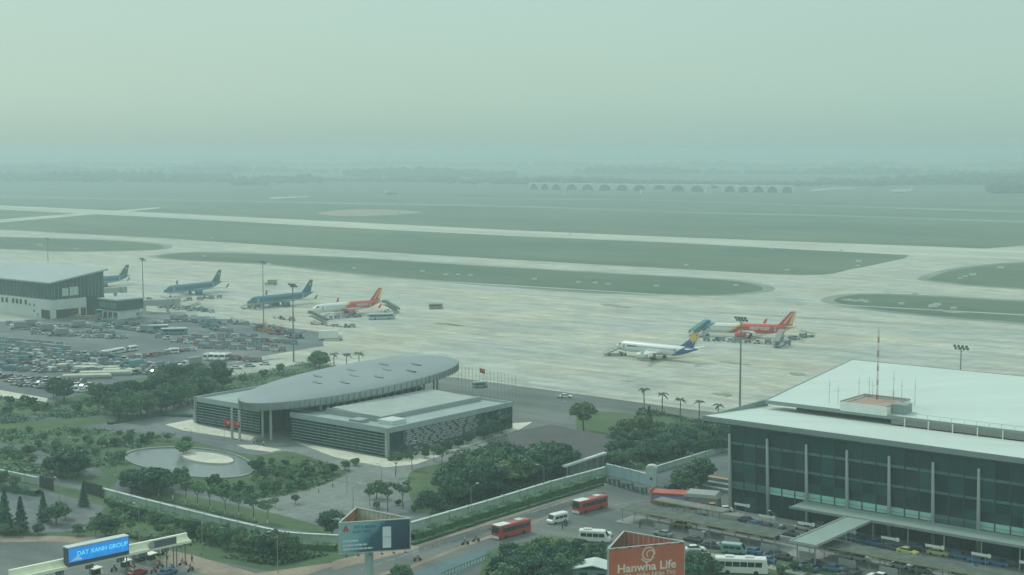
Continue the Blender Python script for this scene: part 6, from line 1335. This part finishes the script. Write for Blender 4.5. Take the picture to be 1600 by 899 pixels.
for nm_, (a0, a1, b0, b1) in (('pavement', (-6, 104, -12.8, -8.6)), ('pavement', (-8, 104, -25.2, -17.6)), ('pavement', (4, 104, -3.4, 1.4)), ('pavement', (20, 104, -36.5, -34.0))):
    m = MB(); m.b2(a0, a1, b0, b1, 0, .14); o = m.build(nm_, CONCR, kind='structure'); o.location = P0; o.rotation_euler = (0, 0, R(UA))
q = thing('snack_kiosk', 'pale canvas roofed kiosk between the tree and the terminal corner', 'kiosk', at(1098, 790), R(-20)); m = MB(); m.b2(-4, 4, -2.2, 2.2, 0, 2.4); m.build('wall', GREYP, q); m = MB(); m.side([(-4.4, 2.4), (4.4, 2.4), (3.6, 3.3), (-3.6, 3.3)], -2.6, 2.6); m.build('roof', BEIGE if 0 else mat('grey canvas', (.36, .40, .38), .9), q)
# low rolls of stacked material behind the kiosk
for i in range(3):
    q = thing('stacked_barriers', ['lowest', 'middle', 'topmost'][i]+' of three long grey parapet rows behind the kiosk', 'parapet', at(1120, 768-i*8), R(UA)); m = MB(); m.b2(-5, 5, -.8, .8, 0, .9); m.build('body', CONCR, q); m = MB(); m.b2(-5, 5, -.85, .85, .902, 1.0); m.build('cap', mat('ochre cap', (.42, .30, .16), .8) if i == 2 else STEEL, q)
# ------------------------------------------------------------------ airfield signs
sg = MB(); sg.b2(-1.6, 1.6, -.2, .2, .35, 1.5); sgm = sg.mesh('board', WHITE); s2_ = MB(); s2_.b2(-.075, .075, -.1, .1, 0, .35); s2m = s2_.mesh('foot', STEEL)
SG = [(330, 373), (118, 390), (62, 385), (320, 402), (553, 421), (697, 431), (716, 431), (735, 432), (835, 438), (904, 443), (930, 444), (950, 446), (1026, 449), (1072, 416), (1150, 448), (1205, 390), (1314, 393), (1342, 411), (1230, 424), (1340, 417), (1385, 458), (1430, 461), (1500, 437), (1520, 432), (1564, 421), (1508, 434), (1345, 472), (1352, 473), (1408, 477), (1458, 482), (1464, 480), (1490, 484), (890, 368), (660, 426), (420, 415), (1250, 476)]
for i, (x, y) in enumerate(sorted(SG)):
    big = (x in (1458, 1464, 1564, 1520, 62, 1342))
    t_ = thing('taxiway_sign', 'small white taxiway sign on the grass, %s of thirty-six' % nth(i, 36), 'taxiway sign', at(x, y), R(random.uniform(-20, 20)), 'white taxiway signs on the grass', (1.45 if big else 1.0)); obj('board', sgm, t_); obj('foot', s2m, t_, (-1.1, 0, 0)); obj('foot', s2m, t_, (1.1, 0, 0))
# ------------------------------------------------------------------ far side of the airfield
SHM = mat('pale shelter concrete', (.66, .67, .58), .9, 0, .1, .02)
def shelter_mesh():
    Lr, n, W, Hh = 30, 12, 26, 14; m = MB(); A_, B_, C_ = [], [], []
    arc = [(W/2*math.cos(math.pi*i/n), Hh*math.sin(math.pi*i/n)) for i in range(n+1)]
    wall_ = [(-19, 0), (-19, 15), (19, 15), (19, 0)]
    vs = []; 
    for x, z in arc: vs.append((x, 0, z))
    outer = [(19*math.cos(math.pi*i/n) if 0 else max(-19, min(19, 25*math.cos(math.pi*i/n))), 0, max(0, min(15.5, 26*math.sin(math.pi*i/n)))) for i in range(n+1)]
    vs += outer; fs = [(i, i+1, n+1+i+1, n+1+i) for i in range(n)]
    back = [(x, Lr, z) for x, _, z in outer]; vs += back; fs += [(n+1+i, n+1+i+1, 2*(n+1)+i+1, 2*(n+1)+i) for i in range(n)]
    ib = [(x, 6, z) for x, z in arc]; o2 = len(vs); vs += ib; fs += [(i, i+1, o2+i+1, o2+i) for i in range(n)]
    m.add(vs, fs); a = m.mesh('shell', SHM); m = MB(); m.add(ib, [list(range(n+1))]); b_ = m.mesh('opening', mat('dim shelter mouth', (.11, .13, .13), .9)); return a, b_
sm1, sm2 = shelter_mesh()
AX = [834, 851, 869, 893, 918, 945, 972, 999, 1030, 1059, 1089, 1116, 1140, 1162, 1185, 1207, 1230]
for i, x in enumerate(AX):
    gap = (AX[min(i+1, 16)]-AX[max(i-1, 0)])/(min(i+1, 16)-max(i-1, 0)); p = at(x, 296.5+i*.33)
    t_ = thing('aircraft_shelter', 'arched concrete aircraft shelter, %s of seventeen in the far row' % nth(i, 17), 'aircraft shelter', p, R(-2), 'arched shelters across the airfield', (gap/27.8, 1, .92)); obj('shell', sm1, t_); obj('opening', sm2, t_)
def block(px, py, wpx, h, label, dep=20, mt=None, cat='building'):
    p = at(px, py); s_ = p.y/F; w_ = wpx*s_; t_ = thing('distant_building', label, cat, p, R(random.uniform(-8, 8)))
    m = MB(); m.b2(-w_/2, w_/2, 0, dep, 0, h); m.build('wall', mt or OFFW, t_); m = MB(); m.b2(-w_/2-.5, w_/2+.5, -.5, dep+.5, h, h+1); m.build('roof', GREYP, t_)
    nn_ = max(2, int(w_/8)); wq = MB(); wq.b2(-1.4, 1.4, -.15, -.02, 0, 2); wmesh = wq.mesh('window', GLASSD)
    for f_ in range(max(1, int(h/5))):
        for k in range(nn_): obj('window', wmesh, t_, (-w_/2+w_*(k+.5)/nn_, 0, 1.2+f_*4.6))
block(795, 279, 24, 22, 'grey block standing left of the far arched shelters', mt=mat('bluish grey wall', (.13, .17, .18), .9)); block(528, 270, 16, 24, 'hazy pale building among far trees near the sandy clearing')
block(758, 290, 20, 5, 'low pale shed left of the far arched shelters'); block(1115, 302, 22, 9, 'pale hut in front of the far arched shelters'); block(1022, 303, 40, 7, 'low pale building before the middle of the far shelters')
block(905, 302, 44, 5, 'long low pale shed before the left end of the far shelters'); block(1472, 268, 28, 16, 'hazy flat building above the far trees on the right', mt=mat('hazy grey wall', (.18, .21, .21), .9)); block(1105, 262, 14, 18, 'very faint pale building beyond the far shelters'); block(300, 268, 18, 18, 'very faint pale building at far left'); block(640, 262, 30, 14, 'very faint low building beyond the sandy clearing')
def woods(name, label, segs, n, hmin, hmax, m_, seed):
    "a far tree line: lumpy crowns in one mass"
    rnd = np.random.default_rng(seed); bm = bmesh.new(); bmesh.ops.create_icosphere(bm, subdivisions=1, radius=1); V0 = np.array([v.co for v in bm.verts]); F0 = [[v.index for v in f.verts] for f in bm.faces]; bm.free(); vs, fs = [], []
    for (x0, y0, x1, y1, share) in segs:
        for k in range(int(n*share)):
            t = rnd.uniform(); p = at(x0+(x1-x0)*t, y0+(y1-y0)*t+rnd.uniform(-1.2, .6)); h = rnd.uniform(hmin, hmax)*(.7+.5*math.sin(p.x*.004+seed)**2); r = h*rnd.uniform(.5, 1.1)
            o = len(vs); J = rnd.uniform(.75, 1.25, (len(V0), 1)); P = V0*J*np.array([r, r, h*.55])+np.array([p.x, p.y, h*.5]); vs += P.tolist(); fs += [[i+o for i in f] for f in F0]
    me = bpy.data.meshes.new(name); me.from_pydata(vs, [], fs); me.materials.append(m_); return tag(obj(name, me), label, 'trees', None, 'stuff')
FW = mat('far foliage', (.035, .06, .04), .9, 0, .3, .05)
woods('far_woods', 'hazy tree line behind the arched shelters', [(700, 287, 1280, 291, 1)], 420, 9, 16, FW, 1); woods('far_woods', 'hazy tree clumps beyond the taxiways on the left', [(-60, 276, 360, 279, .5), (360, 290, 420, 290, .05), (420, 283, 720, 285, .45)], 500, 8, 16, FW, 2)
woods('far_woods', 'dark tree line behind the distant white airliner', [(1280, 288, 1380, 292, .2), (1375, 289, 1640, 288, .6), (1550, 302, 1700, 303, .2)], 420, 12, 24, FW, 3)
woods('far_woods', 'scattered hazy copses across the far plain', [(-60, 283, 500, 286, .2), (540, 276, 800, 277, .25), (900, 272, 1700, 274, .35), (-60, 269, 540, 270, .2)], 900, 10, 26, FW, 6); woods('far_woods', 'faint woodland near the horizon', [(-60, 262, 800, 260, .5), (800, 262, 1700, 262, .5)], 900, 12, 30, FW, 4); woods('far_woods', 'faintest wooded rise on the horizon', [(-60, 252, 1700, 252, 1)], 700, 30, 60, FW, 5)
# ------------------------------------------------------------------ people and motorcycles
def skin_body(name, J, E, m_):
    me = bpy.data.meshes.new(name); me.from_pydata([j[:3] for j in J], E, []); o = obj(name, me); o.modifiers.new('skin', 'SKIN'); sd_ = o.modifiers.new('sub', 'SUBSURF'); sd_.levels = 1
    for i, j in enumerate(J): me.skin_vertices[0].data[i].radius = (j[3], j[3])
    me.skin_vertices[0].data[0].use_root = True
    dg = bpy.context.evaluated_depsgraph_get(); e_ = bpy.data.meshes.new_from_object(o.evaluated_get(dg)); bpy.data.objects.remove(o); e_.materials.clear(); e_.materials.append(m_); e_.name = name; return e_
def bodymat(n, top, bot, head=1.52, waist=.95):
    m, t, b = newmat(n); L = t.links.new; b.inputs['Roughness'].default_value = .8; tc = t.nodes.new('ShaderNodeTexCoord'); sp = t.nodes.new('ShaderNodeSeparateXYZ'); L(tc.outputs['Object'], sp.inputs[0]); mr = t.nodes.new('ShaderNodeMapRange'); mr.inputs[2].default_value = 2; L(sp.outputs[2], mr.inputs[0]); c = t.nodes.new('ShaderNodeValToRGB'); c.color_ramp.interpolation = 'CONSTANT'; L(mr.outputs[0], c.inputs[0]); e_ = c.color_ramp.elements; e_[0].position = 0; e_[0].color = (*bot, 1); e_[1].position = waist/2; e_[1].color = (*top, 1); x = e_.new(head/2); x.color = (.30, .19, .13, 1); L(c.outputs[0], b.inputs['Base Color']); return m
stand = lambda m_: skin_body('body', [(0, 0, .95, .13), (0, 0, 1.2, .13), (0, 0, 1.42, .12), (0, 0, 1.52, .055), (0, .02, 1.64, .095), (0, .01, 1.74, .06), (-.1, 0, .85, .09), (-.12, .03, .48, .06), (-.12, 0, .08, .045), (-.12, .14, .04, .04), (.1, 0, .85, .09), (.13, -.05, .48, .06), (.13, -.1, .08, .045), (.13, .05, .04, .04), (-.2, 0, 1.38, .055), (-.27, .0, 1.1, .04), (-.27, .1, .84, .032), (.2, 0, 1.38, .055), (.27, -.03, 1.1, .04), (.28, .06, .84, .032)], [(0, 1), (1, 2), (2, 3), (3, 4), (4, 5), (0, 6), (6, 7), (7, 8), (8, 9), (0, 10), (10, 11), (11, 12), (12, 13), (2, 14), (14, 15), (15, 16), (2, 17), (17, 18), (18, 19)], m_)
b_w = stand(bodymat('white shirt figure', (.6, .6, .56), (.04, .05, .06))); b_d = stand(bodymat('dark clothed figure', (.06, .08, .12), (.03, .03, .04)))
q = MB(); q.loft([[(r*math.cos(2*math.pi*i/8), r*math.sin(2*math.pi*i/8)-.01, z) for i in range(8)] for z, r in ((1.66, .105), (1.74, .1), (1.79, .05))]); hairm = q.mesh('hair', BLACK)
for i, (x, y, wht) in enumerate(((397, 694, 1), (402, 695, 0), (406, 696, 0), (412, 698, 1), (879, 828, 0), (1000, 826, 0), (498, 770, 1), (520, 762, 1), (545, 740, 0), (240, 868, 0), (262, 876, 1), (300, 880, 0), (420, 872, 1), (1360, 850, 0), (1442, 873, 0), (1195, 833, 0), (1262, 856, 1))):
    wh = ['standing among the entrance columns']*4+['walking on the open road below the gate', 'walking behind the orange billboard']+['on the plaza road by the bushes']*3+['by the gate booths under the gantry']*3+['on the lawn at bottom left']+['beside the drop off lanes']*4
    t_ = thing('person', ('person in white shirt' if wht else 'person in dark clothes')+' '+wh[i]+', number %s along' % ['first', 'second', 'third', 'fourth', 'first', 'first', 'first', 'second', 'third', 'first', 'second', 'third', 'first', 'fourth', 'third', 'first', 'second'][i] if i not in (4, 5, 12) else ('person in white shirt' if wht else 'person in dark clothes')+' '+wh[i], 'person', at(x, y), random.uniform(0, 6)); obj('body', b_w if wht else b_d, t_); obj('hair', hairm, t_)
sit = skin_body('body', [(0, 0, .82, .13), (.02, 0, 1.05, .13), (.08, 0, 1.28, .12), (.1, 0, 1.38, .055), (.13, 0, 1.5, .1), (.12, 0, 1.6, .06), (.15, -.12, .8, .08), (.42, -.16, .72, .065), (.38, -.16, .36, .045), (.5, -.16, .32, .04), (.15, .12, .8, .08), (.42, .16, .72, .065), (.38, .16, .36, .045), (.5, .16, .32, .04), (.08, -.2, 1.24, .05), (.25, -.27, 1.08, .04), (.52, -.26, 1.05, .03), (.08, .2, 1.24, .05), (.25, .27, 1.08, .04), (.52, .26, 1.05, .03)], [(0, 1), (1, 2), (2, 3), (3, 4), (4, 5), (0, 6), (6, 7), (7, 8), (8, 9), (0, 10), (10, 11), (11, 12), (12, 13), (2, 14), (14, 15), (15, 16), (2, 17), (17, 18), (18, 19)], bodymat('rider figure', (.10, .12, .16), (.03, .03, .04), 1.38, .8))
def mk_moto():
    t_ = thing('motorcycle', '', 'motorcycle')
    for x in (.65, -.6): q = MB(); q.tube((x, -.06, .29), (x, .06, .29), .29, n=14); q.build('wheel', BLACK, t_)
    m = MB(); m.side([(-.75, .55), (-.2, .4), (.35, .38), (.55, .75), (.42, .8), (.2, .5), (-.1, .6), (-.75, .72)], -.12, .12); m.build('body', mat('moto paint', (.25, .05, .05), .4), t_, bevel=.02); m = MB(); m.b2(-.75, -.02, -.13, .13, .73, .82); m.build('seat', BLACK, t_, bevel=.02); m = MB(); m.tube((.65, 0, .3), (.45, 0, 1.0), .04, n=6); m.tube((.46, -.3, 1.02), (.46, .3, 1.02), .02, n=5); m.build('handlebar', STEEL, t_); return t_
MK['moto'] = mk_moto
for i, (x, y, r_) in enumerate(((727, 852, 200), (744, 847, 205), (652, 877, 25), (884, 822, 70), (1190, 822, 300))):
    lb = ['motorcycle near the railing ahead of the red bus', 'second motorcycle close to the railing behind the first', 'motorcycle beside the fridge billboard on the road edge', 'motorcycle on the open road right of the white van', 'motorcycle in the drop off lanes by the terminal columns'][i]
    V('moto', x, y, r_, lb); t_ = thing('person', 'rider in dark clothes on the '+lb, 'person', at(x, y), R(r_)); obj('body', sit, t_); q = MB(); q.loft([[(.13+r*math.cos(2*math.pi*k/10), r*math.sin(2*math.pi*k/10), z) for k in range(10)] for z, r in ((1.47, .125), (1.56, .13), (1.64, .09), (1.67, .03))]); q.build('helmet', [WHITE, MC['car red'], OFFW, BLUEP, DGREY][i], t_)
for i, (x, y, r_) in enumerate(((178, 893, 60), (206, 889, 40), (222, 878, 70), (250, 888, 50), (268, 892, 60), (286, 884, 200), (298, 893, 240), (240, 896, 60))):
    lb = nthk(i if i < 7 else 3, 9, 'motorcycle')+' waiting in the lanes under the gantry' if i != 7 else 'motorcycle behind the barriers nearest the bottom edge'
    V('moto', x, y, r_, lb, 'motorcycles under the gantry'); t_ = thing('person', 'rider on the '+lb, 'person', at(x, y), R(r_), 'riders under the gantry'); obj('body', sit, t_); q = MB(); q.loft([[(.13+r*math.cos(2*math.pi*k_/10), r*math.sin(2*math.pi*k_/10), z) for k_ in range(10)] for z, r in ((1.47, .125), (1.56, .13), (1.64, .09), (1.67, .03))]); q.build('helmet', [WHITE, MC['car red'], BLUEP, YELLOW][i % 4], t_)
V('car_blue', 262, 899, 60, 'blue car at the bottom edge beneath the gantry'); V('truck_grey', 232, 872, 55, 'grey box truck passing the gate booths'); V('car_red', 214, 899, 55, 'red car at the bottom edge beneath the gantry')
# ------------------------------------------------------------------ haze
hz = bpy.data.meshes.new('haze'); b = MB(); b.b2(-14500, 14500, -450, 15000, -1.0, 92); ho = b.build('haze', [])
hm = bpy.data.materials.new('pale haze'); hm.use_nodes = True; t = hm.node_tree; t.nodes.clear(); o_ = t.nodes.new('ShaderNodeOutputMaterial'); pv = t.nodes.new('ShaderNodeVolumePrincipled'); pv.inputs['Density'].default_value = .00037; pv.inputs['Color'].default_value = (.705, .87, .875, 1); pv.inputs['Anisotropy'].default_value = .2
t.links.new(pv.outputs[0], o_.inputs['Volume']); ho.data.materials.clear(); ho.data.materials.append(hm); ho['kind'] = 'stuff'; ho['label'] = 'pale greenish haze lying over the whole airfield'; ho['category'] = 'haze'
